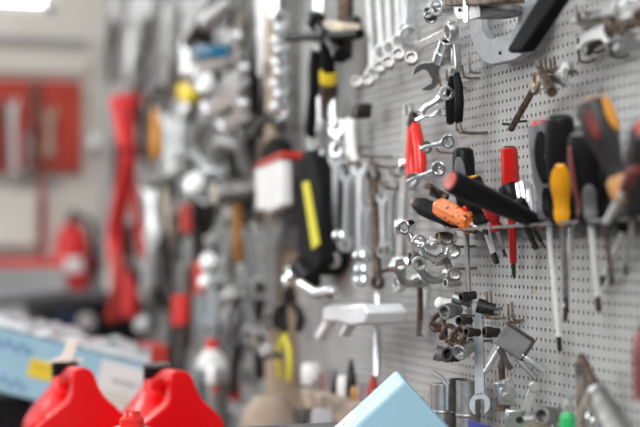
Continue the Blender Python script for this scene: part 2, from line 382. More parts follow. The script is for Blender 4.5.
# the big leaning one
P, Q = PX(590, 100, .08), PX(636, 222, .05)
h = screwdriver(P, Q, (Q - P).length * .66, sc(1.45, [(0, .0055), (.03, .0085), (.1, .0098), (.4, .0100), (.62, .0078), (.8, .0055), (.93, .0050), (1, .0055)]), 'grey_rubber',
    'large dark screwdriver leaning right with orange patches on its grip', shr=.0035, sm='steel', lobes=3, ld=.08, collar=('wood_handle', .0115, .018),
    inlays=((.03, .46, -.95, .0, 'orange_grip', 'orange_grip_panel'), (.12, .5, .55, 1.2, 'worn_red', 'red_grip_panel')), butt=('orange_grip', .007, .003))
sd((636, 168, .075), (603, 228, .05), .33, [(0, .003), (.1, .005), (.7, .0055), (1, .004)], 'worn_red', 'small awl with dull red handle and bright shank crossing the rack', shr=.003, sm='satin_steel', name='awl', lobes=0)
sd((652, 165, .03), (600, 284, .012), .5, sc(1.1), 'black_rubber', 'screwdriver at the frame edge whose pale shaft slants left beneath the rack', shr=.0025, sm='satin_steel', lobes=6)
sd((646, 128, .075), (625, 274, .025), .55, sc(1.3), 'grey_rubber', 'rightmost dark screwdriver, only the edge of its grip in view', shr=.0022, sm='steel', lobes=6, butt=('red_cap', .009, .006))
# red one
P, Q = PX(509, 147, .030), PX(514, 279, .018); L = (Q - P).length
e = thing('screwdriver', 'slim all-red insulated screwdriver hanging through the rack', 'screwdriver', frame(P, Q))
part('handle', MB().lathe([(.0065, 0), (.0082, .0015), (.0085, .006), (.0090, L * .25), (.0088, L * .33), (.0058, L * .43), (.0042, L * .47)], 36, lobes=6, ld=.13), 'red_plastic', e)
part('butt_cap', MB().lathe([(.004, -.001), (.0062, -.0003), (.0068, .001)], 20), 'rusty', e)
part('insulating_sleeve', MB().lathe([(.0042, L * .465), (.0040, L * .5), (.0036, L * .87), (.0030, L * .88)], 16), 'red_plastic', e)
part('tip', MB().cyl((0, 0, L * .87), (0, 0, L * .96), .0021).cyl((0, 0, L * .96), (0, 0, L), .0021, .0006), 'dark_steel', e)
# left cluster
sd((450, 181, .135), (541, 224, .035), .95, [(0, .0080), (.01, .0100), (.05, .0108), (.3, .0108), (.6, .0095), (.9, .0078), (1, .0068)], 'black_plastic',
   'thick black handle with worn pink butt lying across the rack towards the left', shr=.004, sm='dark_steel', lobes=0, butt=('red_cap', .0092, .005), collar=('red_cap', .0062, .006), name='chisel')
sd((470, 178, .05), (497, 264, .02), .52, sc(1.25), 'black_rubber', 'black screwdriver with orange butt standing behind the thick black handle', shr=.0034, sm='satin_steel', lobes=3, ld=.08, butt=('orange_grip', .0085, .008), tipm='dark_steel')
sd((463, 148, .03), (471, 352, .022), .38, [(0, .007), (.03, .0105), (.15, .0118), (.5, .0118), (.7, .009), (1, .007)], 'black_plastic',
   'upright black screwdriver with oval grey grip inset and long cross-head shaft', shr=.0029, sm='steel', tip='cross', lobes=0, inlays=((.12, .58, .25, 1.35, 'midgrey_plastic', 'oval_grip_inset'), (.75, .95, .1, .9, 'red_grip', 'red_inset')))
P, Q = PX(438, 206, .055), PX(488, 233, .035)
screwdriver(P, Q, (Q - P).length * .68, [(0, .007), (.05, .0098), (.15, .0112), (.5, .0112), (.72, .0090), (.82, .0094), (.93, .0124), (1, .0098)], 'orange_plastic',
    'stubby orange handled screwdriver speckled with grime at the left end of the rack', shr=.0022, sm='satin_steel', lobes=6, ld=.1)
P, Q = PX(415, 203, .055), PX(476, 231, .025)
screwdriver(P, Q, (Q - P).length * .72, [(0, .0035), (.04, .0070), (.22, .0105), (.45, .0105), (.8, .009), (1, .006)], 'black_rubber', 'dark brown-edged file handle behind the stubby orange screwdriver', shr=.003, sm='steel', lobes=8, ld=.06, butt=('wood_handle', .0060, .004), name='file')
sd((506, 184, .045), (537, 250, .02), .5, sc(.95), 'black_plastic', 'short black screwdriver half hidden left of the red one', shr=.0028, sm='dark_steel', lobes=0)
sd((487, 196, .06), (505, 256, .03), .55, sc(.8), 'red_plastic', 'small red-necked screwdriver tucked under the thick black handle', shr=.0025, sm='steel', lobes=6)
sd((518, 200, .055), (545, 248, .02), .45, sc(.7), 'black_rubber', 'thin dark screwdriver slanting down behind the rack near the red one', shr=.002, sm='dark_steel', lobes=6)
socket(PX(522, 184, .035), PX(527, 214, .035), .0075, 'chrome socket standing in the rack right of the red screwdriver', 'chrome', deep=True)
socket(PX(531, 192, .03), PX(533, 216, .035), .006, 'smaller chrome socket in the rack against the grey screwdriver', 'chrome', deep=True)
# ------------------------------------------------------------------ C frame plate
c0 = PX(500, 20, .02)
e = thing('clamp_press', 'grey steel U-shaped clamp frame with dark ring, hanging at the top of the pegboard', 'clamp', T(c0))
pxpart('frame_plate', e, [(467, -8), (468, 22), (471, 38), (476, 52), (483, 62), (491, 65), (514, 60), (526, 52), (535, 38), (542, 18), (545, -8), (516, -8), (518, 18), (515, 28), (509, 33), (490, 39.5), (485, 37), (481, 29), (479.5, 16), (479, -8)], .022, .009, 'plate', .0012)
part('rivet', MB().cyl((0, 0, 0), (-.0015, 0, 0), .0016).move(T(PX(500.5, 53, .022) - c0)), 'black_plastic', e)
pxpart('bracket', e, [(453, 4), (479, 3), (480, 17), (470, 20), (457, 19.5), (454, 12)], .074, .003, 'steel', .0006)
part('rivet', MB().cyl((0, 0, 0), (-.0015, 0, 0), .0016).move(T(PX(460, 10, .074) - c0)), 'black_plastic', e)
part('ring', MB().lathe([(.001, -.003), (.022, -.003), (.0255, -.0045), (.0275, -.002), (.0275, .003), (.025, .0055), (.010, .0055)], 36).move(T(PX(494, 11, .045) - c0)), 'dull_steel', e, label='brown tinged steel ring')
part('arm', MB().box((0, .0, 0), (.012, .10, .012)).move(T(PX(480, -2, .055) - c0)), 'dark_steel', e, .001)
pxpart('jaw_bar', e, [(444, -8), (502, -8), (503, 2), (474, 5), (444, 6)], .082, .022, 'rusty', .001)
part('bolt', MB().cyl((0, 0, -.009), (0, 0, .012), .003, seg=6).move(T(PX(466, 13, .08) - c0)), 'chrome', e)
pxsingle('steel_bar', [(541, -8), (508, 47), (507, 51), (510, 53), (521, 51), (524, 47), (561, -8)], .065, .014, 'matte_black', 'black flat bar slanting in front of the grey clamp frame', 'bar', .002)
# ------------------------------------------------------------------ hook cluster with T-shaped tool
for k, (x, y) in enumerate(((541.5, 71), (546, 70), (551, 72), (555, 70))):
    hook(x, y, ['leftmost of four upright hook tips above the small open-ended spanner', 'second upright hook tip from the left above the small spanner', 'third upright hook tip from the left above the small spanner', 'rightmost of four upright hook tips above the small spanner'][k], .022, .013, 'brass_wire', r=.0015)
P, Q = PX(511, 129, .022), PX(541, 76, .03)
single('hex_bar', MB().cyl((0, 0, 0), (0, 0, (Q - P).length), .0036, seg=6), 'rusty', 'long brown hexagonal bar slanting down from the hook cluster', 'bar', frame(P, Q))
P, Q = PX(540, 70, .035), PX(552, 92, .045)
e = thing('ring_wrench', 'brown bronze-toned ring tool hanging on the hook cluster', 'wrench', frame(P, Q))
part('body', MB().cyl((0, 0, 0), (0, 0, (Q - P).length), .0044, .0052, 16), 'rusty', e)
part('ring', MB().tube([(.0095 * math.cos(a) * 1 - .008, .004, .011 + .0085 * math.sin(a)) for a in [k * PI / 8 for k in range(16)]], .0026, 8, True), 'brass_wire', e)
wrench(536, 86, 572, 73, ('none', 0), ('open', .0115), 'small bright open-ended spanner sticking right out of the hook cluster', 'bright_steel', .03, .011, .005, tilt=.35, name='open_spanner')
for x0, y0, x1, y1, l in ((503, 124, 512, 124.5, 'thin dark peg crossing the lower end of the brown hexagonal bar'), (516, 122, 526, 121, 'thin dark peg right of the lower end of the brown bar')):
    P, Q = PX(x0, y0, .018), PX(x1, y1, .001); single('peg', MB().cyl((0, 0, 0), (0, 0, (Q - P).length), .0013), 'dark_steel', l, 'peg', frame(P, Q))
hook(537, 70, 'small pale hook beside the four hook tips', .014, .010, 'steel', r=.001)
# ------------------------------------------------------------------ top right spanners
wrench(573, 27, 637, 6, ('open', .008), ('open', .0125), 'large pale double open-ended spanner at the top right', 'satin_steel', .025, .011, .006, tilt=.3, name='open_spanner')
wrench(579, 19, 616, 9, ('ring', .007), ('none', 0), 'worn spanner lying over the large pale one at the top right', 'steel', .034, .009, .005, name='open_spanner')
wrench(576, 40, 614, 30, ('open', .0095), ('open', .010), 'pale double open-ended spanner in the second row at the right', 'satin_steel', .028, .0095, .005, name='open_spanner')
wrench(584, 49, 610, 36, ('open', .008), ('none', 0), 'shaded small spanner under the second-row spanner', 'dark_steel', .018, .007, .005, name='open_spanner')
wrench(606, 28, 646, 16, ('ring', .008), ('ring', .008), 'brownish ring spanner reaching the right frame edge', 'rusty', .03, .007, .004, name='ring_spanner')
wrench(611, 40, 650, 22, ('open', .012), ('open', .012), 'dim grey spanner low at the right frame edge', 'steel', .02, .009, .005, name='open_spanner')
for x, y, l in ((581, 62, 'dark L-shaped empty hook under the second-row spanner'), (590, 52, 'pale empty hook right of the dark L-shaped hook'), (613, 57, 'dark L-shaped empty hook nearest the right frame edge')):
    P = PX(x, y, .004); mb = MB().tube([(-.003, 0, .022), (-.003, -.001, .012), (-.003, -.003, 0), (-.003, -.02, -.003), (-.003, -.034, -.002)], .0012)
    single('peg_hook', mb, 'dark_steel' if 'dark' in l else 'steel', l, 'hook', T(P))
for x, y, l in ((577, 19, 'hook tip holding the large pale spanner'), (608, 31, 'bronze hook tip on the second-row spanner')): hook(x, y, l, .05, .012)
# ------------------------------------------------------------------ pliers with black handles
pliers(PX(455, 43, .03), PX(454.5, 124, .03), .027, 'black_rubber', 'pliers with two black rubber handles hanging on a double hook', 'steel', .58, hr=.0042)
hook(455, 79.5, 'double wire hook carrying the black-handled pliers', .018, .013, 'brass_wire', .046)
hook(459, 132, 'small empty curved hook below the black-handled pliers', .03, .010, 'brass_wire', .012)
hook(470, 72, 'upright wire hook just right of the black-handled pliers', .012, .016, 'dull_steel')
# wrenches left of it, pointing towards the room
wrench(417, 87, 449, 50, ('open', .0160), ('none', 0), 'big bright open jaw spanner left of the black-handled pliers', 'chrome', .05, .0125, .007, n=NC, off1=.02, tilt=-.3)
socket(PX(440, 62, .04), PX(446, 41, .04), .0085, 'chrome socket above the big bright open jaw', 'chrome')
wrench(417, 47, 455, 29, ('none', 0), ('ring', .011), 'ring spanner with its dark eye just left of the clamp frame', 'bright_steel', .03, .010, .006, n=NC, off1=.03)
socket(PX(431, 17, .05), PX(433, 3, .02), .0075, 'smaller of two chrome sockets at the top edge', 'chrome')
for x, y, r, l in ((427, 12, .0065, 'left chrome socket of the pair by the top edge, its dark mouth facing out'), (436, 7, .009, 'right and larger chrome socket of the pair by the top edge')):
    P = PX(x, y, .055); socket(P, P + Vector((.035, .018, .006)), r, l, 'bright_steel')
wrench(409, 47, 412, -30, ('ring', .013), ('ring', .013), 'bright ring spanner hanging from above left of the socket pair', 'bright_steel', .03, .011, .006, n=NC)
for a in (((421, 113, 449, 91), 'socket', .008, .0075, 'chrome', 'chrome ratchet bar left of the black pliers handles, upper', 'bar'),
          ((416, 121, 447, 111), 'socket', .0055, .0055, 'chrome', 'slim chrome bar ending behind the black pliers handles', 'bar'),
          ((421, 149, 455, 140), 'socket', .0075, .006, 'chrome', 'chrome flex-head spanner right of the red handles, upper', 'wrench'),
          ((409, 182, 448, 165), 'socket', .0085, .006, 'chrome', 'chrome flex-head spanner beneath the red handles', 'wrench'),
          ((428, 186, 441, 196), 'socket', .0055, .006, 'rusty', 'short brown bar behind the black file handle', 'bar')):
    (x0, y0, x1, y1), k, r, wd, m, l, cat = a
    P, Q = PX(x0, y0, .06), PX(x1, y1, .03); Lw = (Q - P).length
    e = thing('flex_head_spanner' if cat == 'wrench' else 'ratchet_bar', l, cat, frame(P, Q, NC))
    part('shank', MB().tube([(0, 0, 0), (wd * .25, 0, Lw * .2), (0, 0, Lw * .45), (0, 0, Lw * .8)], [wd * .65, wd * .5, wd * .5, wd * .62], 10), m, e)
    part('socket_head', MB().pipe((0, .010, Lw * .86), (0, -.010, Lw * .86), r, r * .6, 18).cyl((0, 0, Lw * .6), (0, 0, Lw * .84), wd * .6, wd * .9), m, e, .0005)
    if cat == 'wrench': part('open_jaw', wrench_mb(Lw * .3, ('open', r * .95), ('none', 0), wd, .005), m, e)
hook(440, 87, 'wire hook above the chrome ratchet bar', .03, .012)
hook(437, 152, 'wire hook between the two chrome flex-head spanners', .03, .010)
# red handled pliers
pliers(PX(413, 112, .03), PX(417, 180, .03), .030, 'red_grip', 'pliers with glossy red handles beside the long bright adjustable spanner', 'dark_steel', .78, hr=.0062)
# long bright adjustable spanner, full height
P, Q = PX(409, 102, .03), PX(399, 292, .03)
e = thing('long_spanner', 'very long bright open-jaw spanner hanging left of the red-handled pliers', 'wrench', frame(P, Q))
Lw = (Q - P).length
part('body', wrench_mb(Lw, ('open', .0135), ('ring', .011), .022, .006, .2), 'bright_steel', e, .0008)
for t, r in ((.3, .0065), (.62, .008), (.82, .009)): part('knurled_nut', MB().lathe([(r * .8, 0), (r, .003), (r, .013), (r * .8, .016)], 16).move(T((0, .002, Lw * t))), 'chrome', e)
# ------------------------------------------------------------------ hanging row, upper middle
row = [(374, 83, 366, .011, 'first hanging combination wrench from the left of the row by the steel blade'), (383, 62, 376, .0115, 'second hanging wrench in the upper row, counted from the left'), (391, 57, 386, .0105, 'third hanging wrench in the upper row, middle one'), (400, 50, 396, .010, 'fourth hanging wrench in the upper row'), (406, 38, 402, .0095, 'fifth and shortest wrench hanging in the upper row')]
for x, y, xt, r, l in row:
    wrench(x, y, xt, -45, ('ring', r), ('open', r * 1.1), l, 'satin_steel', .03, .0075, .006, n=(-.8, -.6, 0))
for x, y, l in ((356, 86, 'socket-shaped wrench ring end at the lower left of the hanging row'), (367, 84, 'socket-shaped wrench ring end second from the left under the hanging row'), (379, 71, 'socket-shaped wrench ring end under the second hanging wrench'), (398, 58, 'socket-shaped wrench ring end under the fourth hanging wrench'), (411, 62, 'socket-shaped wrench ring end right of the hanging row'), (388, 66, 'socket-shaped wrench ring end under the middle hanging wrench')):
    P = PX(x, y - 5, .045); socket(P, P + Vector((.007, .013, -.003)), .0074, l, 'dull_steel')  # short sockets stand in for the ring ends of wrenches
# ------------------------------------------------------------------ middle hanging spanners, blurred
mids = [(324, 120, 322, 200, .011, 'ring', 'bright_steel', 'pale spanner between the black case and the middle spanner group'),
        (337, 148, 333, 268, .012, 'ring', 'bright_steel', 'long pale spanner with ring end, first of the middle group'),
        (348, 165, 345, 252, .011, 'ring', 'bright_steel', 'second pale spanner in the middle group'),
        (349, 118, 352, 162, .012, 'none', 'white_plastic', 'short white-handled tool above the middle spanner group'),
        (360, 158, 360, 288, .011, 'ring', 'bright_steel', 'longest pale spanner at the centre of the middle group'),
        (373, 168, 378, 290, .009, 'ring', 'rusty', 'long brown rusty spanner right of the middle group'),
        (392, 178, 390, 258, .009, 'ring', 'steel', 'slim grey spanner between the rusty one and the long bright one'),
        (383, 190, 384, 258, .008, 'ring', 'steel', 'short slim grey spanner beside the rusty one'),
        (337, 118, 339, 158, .012, 'open', 'chrome', 'chrome open jaw above the long pale spanner'),
        (312, 128, 316, 150, .009, 'open', 'steel', 'small grey spanner above the black case'),
        (368, 198, 366, 262, .009, 'ring', 'bright_steel', 'narrow spanner tucked behind the rusty one')]
for x0, y0, x1, y1, r, k, m, l in mids:
    wrench(x0, y0, x1, y1, ('open', r * 1.15) if k != 'none' else ('none', 0), (k if k != 'open' else 'ring', r), l, m, .025, .009 if k != 'none' else .018, .006, n=(-.85, -.5, 0))
for x, y, l in ((339, 236, 'chrome ball joint on the middle spanner group, upper left'), (360, 256, 'uppermost of three chrome nuts threaded on the central spanner'), (361, 270, 'second of three chrome nuts on the central spanner'), (361, 281, 'lowest of three chrome nuts on the central spanner'), (404, 263, 'chrome nut beside the foot of the long bright spanner')):
    P = PX(x, y, .04); single('nut', MB().lathe([(.005, -.004), (.0075, -.002), (.0075, .004), (.005, .005)], 6), 'chrome', l, 'nut', frame(P, P + Vector((-.01, -.01, .002))))
for x, y in ((324, 118), (337, 146), (348, 163), (360, 156), (373, 166), (392, 176), (383, 188)):
    hook(x, y, 'small wire hook holding a spanner of the middle group', .04, .01, 'brass_wire', group='hooks of the middle spanner group', double=.012)
# ------------------------------------------------------------------ clusters around (440,250)
bars = [(411, 247, 452, 237, 'chrome', 'upper bent chrome spanner under the left end of the rack'), (424, 262, 454, 251, 'chrome', 'second bent chrome spanner under the rack, with a bright knuckle'), (424, 284, 455, 274, 'steel', 'third bent grey spanner under the rack, lowest of the stack'), (401, 286, 424, 279, 'steel', 'grey bent spanner left of the brown rod')]
for x0, y0, x1, y1, m, l in bars:
    P, Q = PX(x0, y0, .065), PX(x1, y1, .03); Lw = (Q - P).length; e = thing('bent_spanner', l, 'wrench', frame(P, Q, NC))
    part('shank', MB().tube([(.018, 0, .0), (.006, 0, .004), (0, 0, .012), (-.001, 0, Lw * .5), (.001, 0, Lw * .8)], .0042, 10), m, e)
    part('ring_head', MB().pipe((0, .007, Lw * .9), (0, -.009, Lw * .9), .0085, .005, 18), m, e, .0005)
    part('ring_head', MB().pipe((.022, .006, 0), (.022, -.006, .003), .0078, .0048, 18), m, e, .0005)
for x, y, r, m, l in ((421, 246, .007, 'chrome', 'chrome socket between the two upper bent spanners'), (431, 241, .006, 'chrome', 'small chrome socket just under the file handle'), (437, 236, .0055, 'brass_wire', 'brassy socket under the file handle'), (434, 260, .0075, 'dull_steel', 'dull socket hanging by the second bent spanner'), (410, 256, .007, 'dull_steel', 'dull socket at the end of the thin dark rod'), (445, 283, .006, 'steel', 'grey socket right of the lowest bent spanner')):
    P = PX(x, y, .05); socket(P, P + Vector((.018, .004, .0)), r * .85, l, m)
P, Q = PX(383, 271, .05), PX(419, 259, .03); single('rod', MB().cyl((0, 0, 0), (0, 0, (Q - P).length), .0028), 'dark_steel', 'thin dark rod sticking out level, left of the bent spanners', 'rod', frame(P, Q))
P, Q = PX(421, 255, .02), PX(420, 336, .02); single('rod', MB().cyl((0, 0, 0), (0, 0, (Q - P).length), .004), 'rusty', 'brown vertical rod under the lowest bent spanner', 'rod', frame(P, Q))
wrench(427, 282, 425, 335, ('open', .008), ('none', 0), 'slim white-lit blade hanging right of the brown rod', 'bright_steel', .02, .010, .004)
P, Q = PX(378, 293, .02), PX(377, 376, .03); single('rod', MB().cyl((0, 0, 0), (0, 0, (Q - P).length), .0045), 'bright_steel', 'pale vertical steel tube standing behind the light blue carton tip', 'rod', frame(P, Q))
for x, y, l in ((447, 246, 'wire hook left of the long cross-head shaft, upper'), (448, 268, 'wire hook left of the long cross-head shaft, middle'), (446, 228, 'wire hook at the left end of the rack')): hook(x, y, l, .03, .01, double=.014)
# ------------------------------------------------------------------ around (450,320)
hook(478, 317, 'double wire hook carrying the flat slim spanner', .022, .012, 'brass_wire', .042)
for x, y, l in ((487.5, 309, 'left one of two brown upright hook tips beside the flat slim spanner'), (491.5, 308, 'right one of two brown upright hook tips beside the flat slim spanner'), (509, 322, 'left upright hook tip above the dark key holder'), (513, 320, 'right upright hook tip above the dark key holder')): hook(x, y, l, .012, .018, 'brass_wire', r=.0015)
P, Q = PX(478.5, 312, .022), PX(480.5, 419, .03); Lw = (Q - P).length
mb = MB(); jaw(mb, Lw - .014, .0125, 1, .0, .0028, slot=.011, depth=-.006); mb.prism([(-.005, 0), (.005, 0), (.0055, Lw - .024), (-.0055, Lw - .024)], -.0014, .0014)
single('flat_spanner', mb, 'plate', 'flat slim grey spanner with open jaw down, hanging to the ledge', 'wrench', frame(P, Q, (-.8, -.6, 0)), bevel=.0005)
pc = [(436, 302, 454, 307, .0075, 'white_plastic', 'white tapered nozzle lying on the hooks left of the long shaft', 'nozzle'), (444, 312, 458, 309, .008, 'dull_steel', 'dull socket under the white nozzle', 'socket')]
for x0, y0, x1, y1, r, m, l, cat in pc:
    P, Q = PX(x0, y0, .06), PX(x1, y1, .04)
    if cat == 'nozzle': single('nozzle', MB().lathe([(.004, 0), (.0062, .002), (.0066, .012), (.008, (Q - P).length)], 18), m, l, cat, frame(P, Q))
    else: socket(P, Q, r, l, m)
for x, y, r, m, l in ((453, 297, .0075, 'dull_steel', 'dull socket facing out above the white nozzle'), (461, 298, .0065, 'dark_steel', 'dark socket facing out touching the long shaft'), (477, 305, .009, 'dark_steel', 'dark brown square socket right of the long shaft'),
                      (459, 321, .006, 'dark_steel', 'dark socket facing out below the white nozzle'), (466, 332, .006, 'dark_steel', 'dark socket just left of the shaft tip'), (484, 332, .007, 'dark_steel', 'dark square nut hanging right of the shaft tip'),
                      (459, 353, .0105, 'steel', 'wide open pipe end facing out above the ledge'), (447, 354, .0095, 'dark_steel', 'dark coupling left of the wide open pipe end'), (434, 352, .0105, 'dull_steel', 'blurred grey coupling furthest left in the pipe row'), (452, 344, .006, 'dull_steel', 'small dull socket above the pipe row')):
    P = PX(x, y, .055); socket(P, P + Vector((.016, .010 * math.sin(x * 3.7), .006 * math.sin(y * 2.3))), r * .8, l, m)
links = [(438, 322, 'brown shackle link, left end of the rusty chain of links'), (443, 330, 'brown shackle link second in the rusty chain'), (450, 334, 'brown shackle link in the middle of the rusty chain'), (457, 337, 'brown shackle link fourth in the rusty chain'), (463, 334, 'brown shackle link at the right end of the rusty chain')]
for k, (x, y, l) in enumerate(links):
    P = PX(x, y, .05); a0 = k * 1.1
    single('shackle', MB().tube([(.0065 * math.cos(a), .002 * math.sin(2 * a), .009 * math.sin(a)) for a in [i * PI / 7 for i in range(14)]], .0028, 8, True).cyl((-.008, 0, -.004), (.008, 0, -.004), .0028), 'rusty', l, 'shackle', T(P) @ Matrix.Rotation(a0, 4, 'Z') @ Matrix.Rotation(.5 * (-1) ** k, 4, 'Y'))
for x, y0, y1, l in ((450, 338, 352, 'brown wire hanging from the middle shackle'), (461, 340, 353, 'brown wire hanging from the right shackles')):
    P, Q = PX(x, y0, .045), PX(x, y1, .045); single('wire', MB().cyl((0, 0, 0), (0, 0, (Q - P).length), .0026), 'rusty', l, 'wire', frame(P, Q))
hook(457, 315, 'wire hook behind the white nozzle', .045, .01); hook(452, 341, 'wire hook behind the rusty links', .045, .01)
# hex key holder
P = PX(514, 342, .04)
e = thing('hex_key_set', 'dark steel folding hex key set hanging with keys fanned out', 'hex keys', T(P) @ Matrix.Rotation(-yaw - .25, 4, 'Z') @ Matrix.Rotation(math.radians(33), 4, 'Y'))
part('body', MB().box((0, 0, 0), (.030, .014, .022)), 'rail_steel', e, .0015, label='grey steel key holder block')
part('end_plate', MB().box((.0155, 0, .001), (.002, .015, .0225)), 'dark_steel', e, .0008)
part('side_plate', MB().box((-.001, 0, .0117), (.031, .015, .0016)), 'rusty', e, .0008)
for q, (a, L_, w_, z_) in enumerate(((.02, .030, .0034, -.006), (.22, .027, .0028, -.011), (1.55, .030, .0024, -.010), (1.35, .026, .0022, -.004))):
    d = Vector((math.cos(a), 0, -math.sin(a)))
    s = Vector((.010 if a < 1. else -.008, -.004 + .002 * q, z_)); part('hex_key', MB().cyl(s, s + d * L_, w_, seg=6), 'bright_steel' if q % 2 == 0 else 'steel', e, .0003)
for k, (pts, o, l) in enumerate(([[(497, 339), (500, 341), (487, 364), (483, 366)], .05, 'pale thin feeler blade fanned out left of the key holder'], [[(500, 345), (505, 346), (514, 372), (510, 374)], .048, 'grey thin feeler blade hanging under the key holder'], [[(496, 350), (500, 347), (512, 368), (508, 371)], .058, 'dark thin feeler blade crossing below the key holder'])):
    pxsingle('feeler_blade', pts, o, .0015, ('bright_steel', 'steel', 'dark_steel')[k], l, 'blade', .0002)
P, Q = PX(501, 356, .03), PX(503.5, 411, .03)
single('rod', MB().cyl((0, 0, 0), (0, 0, (Q - P).length - .006), .0034).cyl((0, 0, (Q - P).length - .014), (0, 0, (Q - P).length), .007, seg=16), 'rusty', 'brown rod with a socket foot standing on the ledge by the universal joint', 'rod', frame(P, Q))
# ------------------------------------------------------------------ on the ledge, near
def stand(x, r, h, m, l, off=.03, group=None, lean=0.):
    P = PX(x, 400, off); P.z = zl + .0005
    mb = MB(); mb.pipe((0, 0, 0), (0, 0, h), r, r * .68, 24); mb.lathe([(r * .68, h * .5), (r * .68, h * .52)], 24)
    mb.annulus((0, 0), r * .98, r * 1.06, -.002, .002, 24) if False else mb.lathe([(r, h * .3), (r * 1.05, h * .32), (r * 1.05, h * .36), (r, h * .38)], 24)
    return single('socket', mb, m, l, 'socket', T(P) @ Matrix.Rotation(lean, 4, 'X'), group, .0005)
stand(443, .0135, .045, 'steel', 'wide grey socket on the ledge with a key stuck in it', lean=.0)
P = PX(447, 385, .03); P.z = zl + .018; single('hex_key', MB().tube([(0, 0, 0), (0, 0, .026), (-.004, .003, .034), (-.012, .012, .040)], .0026, 6), 'bright_steel', 'bright bent key standing in the wide grey socket', 'hex key', T(P))
stand(459, .010, .054, 'dark_steel', 'tall dark socket on the ledge, left of the bright tall one')
stand(468, .0125, .054, 'dull_steel', 'tall bright-rimmed socket on the ledge beside the flat spanner')
stand(433, .010, .034, 'aluminium', 'short pale socket on the ledge nearest the blue carton edge')
stand(427, .009, .026, 'aluminium', 'smallest pale socket on the ledge behind the blue carton')
for x, m, l in ((491, 'dark_steel', 'dark small bolt on the ledge right of the flat spanner'), (496, 'bright_steel', 'bright pointed bolt on the ledge left of the brown rod')):
    P = PX(x, 410, .035); P.z = zl + .0055; single('bolt', MB().cyl((0, -.008, 0), (0, .009, 0), .0035).cyl((0, -.013, 0), (0, -.008, 0), .006, seg=6), m, l, 'bolt', T(P) @ rotz(.7))
# universal joint
P = PX(518, 404, .035)
e = thing('universal_joint', 'bright steel universal joint on the ledge under the key set', 'joint', T(P) @ Matrix.Rotation(-yaw, 4, 'Z'))
part('yoke', MB().pipe((-.010, 0, .004), (-.014, 0, .022), .009, .0055, 20).box((-.011, -.007, .008), (.014, .003, .016)).box((-.011, .007, .008), (.014, .003, .016)), 'bright_steel', e, .0005)
part('cross_pin', MB().cyl((-.012, -.014, .008), (-.012, .012, .008), .0035), 'dull_steel', e)
part('yoke', MB().cyl((.004, 0, -.016), (.030, 0, -.014), .010, .0085, 20).box((-.002, -.006, -.014), (.018, .004, .018)).box((-.002, .006, -.014), (.018, .004, .018)), 'bright_steel', e, .001)
part('arm', MB().prism([(.000, -.012), (.010, -.010), (.018, .018), (.012, .022), (.006, .008)], -.008, -.004).cyl((.014, -.010, .017), (.014, .002, .017), .0052), 'aluminium', e, .0008)
part('cross_pin', MB().cyl((0, -.0105, -.014), (0, .011, -.014), .0033), 'dark_steel', e)
P = PX(541, 416, .035); socket(P, P + Vector((.03, .02, -.002)), .0085, 'grey socket lying right of the universal joint with mouth facing out', 'dull_steel')
# green marker / paint brush / chisel / soldering cone
P = PX(567, 433, .05)
e = thing('marker_tube', 'green plastic tube with metal nozzle standing at the bottom edge', 'tube', T(P) @ Matrix.Rotation(.1, 4, 'X'))
part('body', MB().lathe([(.0065, -.04), (.007, -.03), (.007, .012), (.006, .016), (.004, .019)], 20), 'green_plastic', e)
part('nozzle', MB().lathe([(.0042, .018), (.0042, .027), (.003, .028), (.003, .034)], 16), 'aluminium', e)
pxsingle('scraper_blade', [(574.5, 362), (586.5, 361), (589, 436), (577, 438)], .03, .003, 'grimy_dark', 'stained flat scraper plate standing left of the rusty rod', 'scraper', .0006)
P, Q = PX(581, 357, .05), PX(622, 440, .06); Lw = (Q - P).length
e = thing('chuck_drill', 'rusty rod with tapered steel chuck leaning at the bottom right', 'drill chuck', frame(P, Q))
part('rod', MB().cyl((0, 0, 0), (0, 0, Lw * .5), .0042, seg=14), 'rusty', e); part('chuck', MB().lathe([(.0062, Lw * .42), (.0075, Lw * .44), (.0075, Lw * .48), (.0088, Lw * .55), (.0112, Lw * .75), (.0118, Lw * .95), (.010, Lw)], 28), 'dull_steel', e)
part('chuck_ring', MB().lathe([(.0078, Lw * .435), (.0092, Lw * .44), (.0092, Lw * .47), (.0078, Lw * .475)], 24), 'bright_steel', e)
P = PX(590, 418, .05); single('wire_loop', MB().tube([(.011 * math.cos(a), 0, .009 * math.sin(a)) for a in [i * PI / 8 for i in range(16)]], .0011, 6, True), 'bright_steel', 'thin wire loop beside the rusty rod at the bottom', 'wire', T(P) @ Matrix.Rotation(.9, 4, 'Z'))
P, Q = PX(647, 330, .09), PX(649, 396, .09); single('red_grip_handle', MB().lathe([(.006, 0), (.010, .006), (.0115, .02), (.0115, .05), (.008, (Q - P).length)], 20), 'worn_red', 'dull red handle cut by the right frame edge', 'handle', frame(P, Q))
hook(642, 334, 'wire hook carrying the dull red handle at the right frame edge', .09, .008, r=.002)
hook(530, -6, 'wire hook carrying the slanting black bar', .06, .01)
# ================================================================== blurred left half of the wall
def rod(x0, y0, x1, y1, r, m, name, label, cat, off=.03, off1=None, r2=None, sx=1., seg=12, n=(-1, 0, 0)):
    P, Q = PX(x0, y0, off), PX(x1, y1, off if off1 is None else off1); Lw = (Q - P).length
    mb = MB().lathe([(r * .8, 0), (r, Lw * .03), ((r + (r2 or r)) / 2, Lw * .5), (r2 or r, Lw * .97), ((r2 or r) * .8, Lw)], seg, sx=sx)
    return single(name, mb, m, label, cat, frame(P, Q, n))
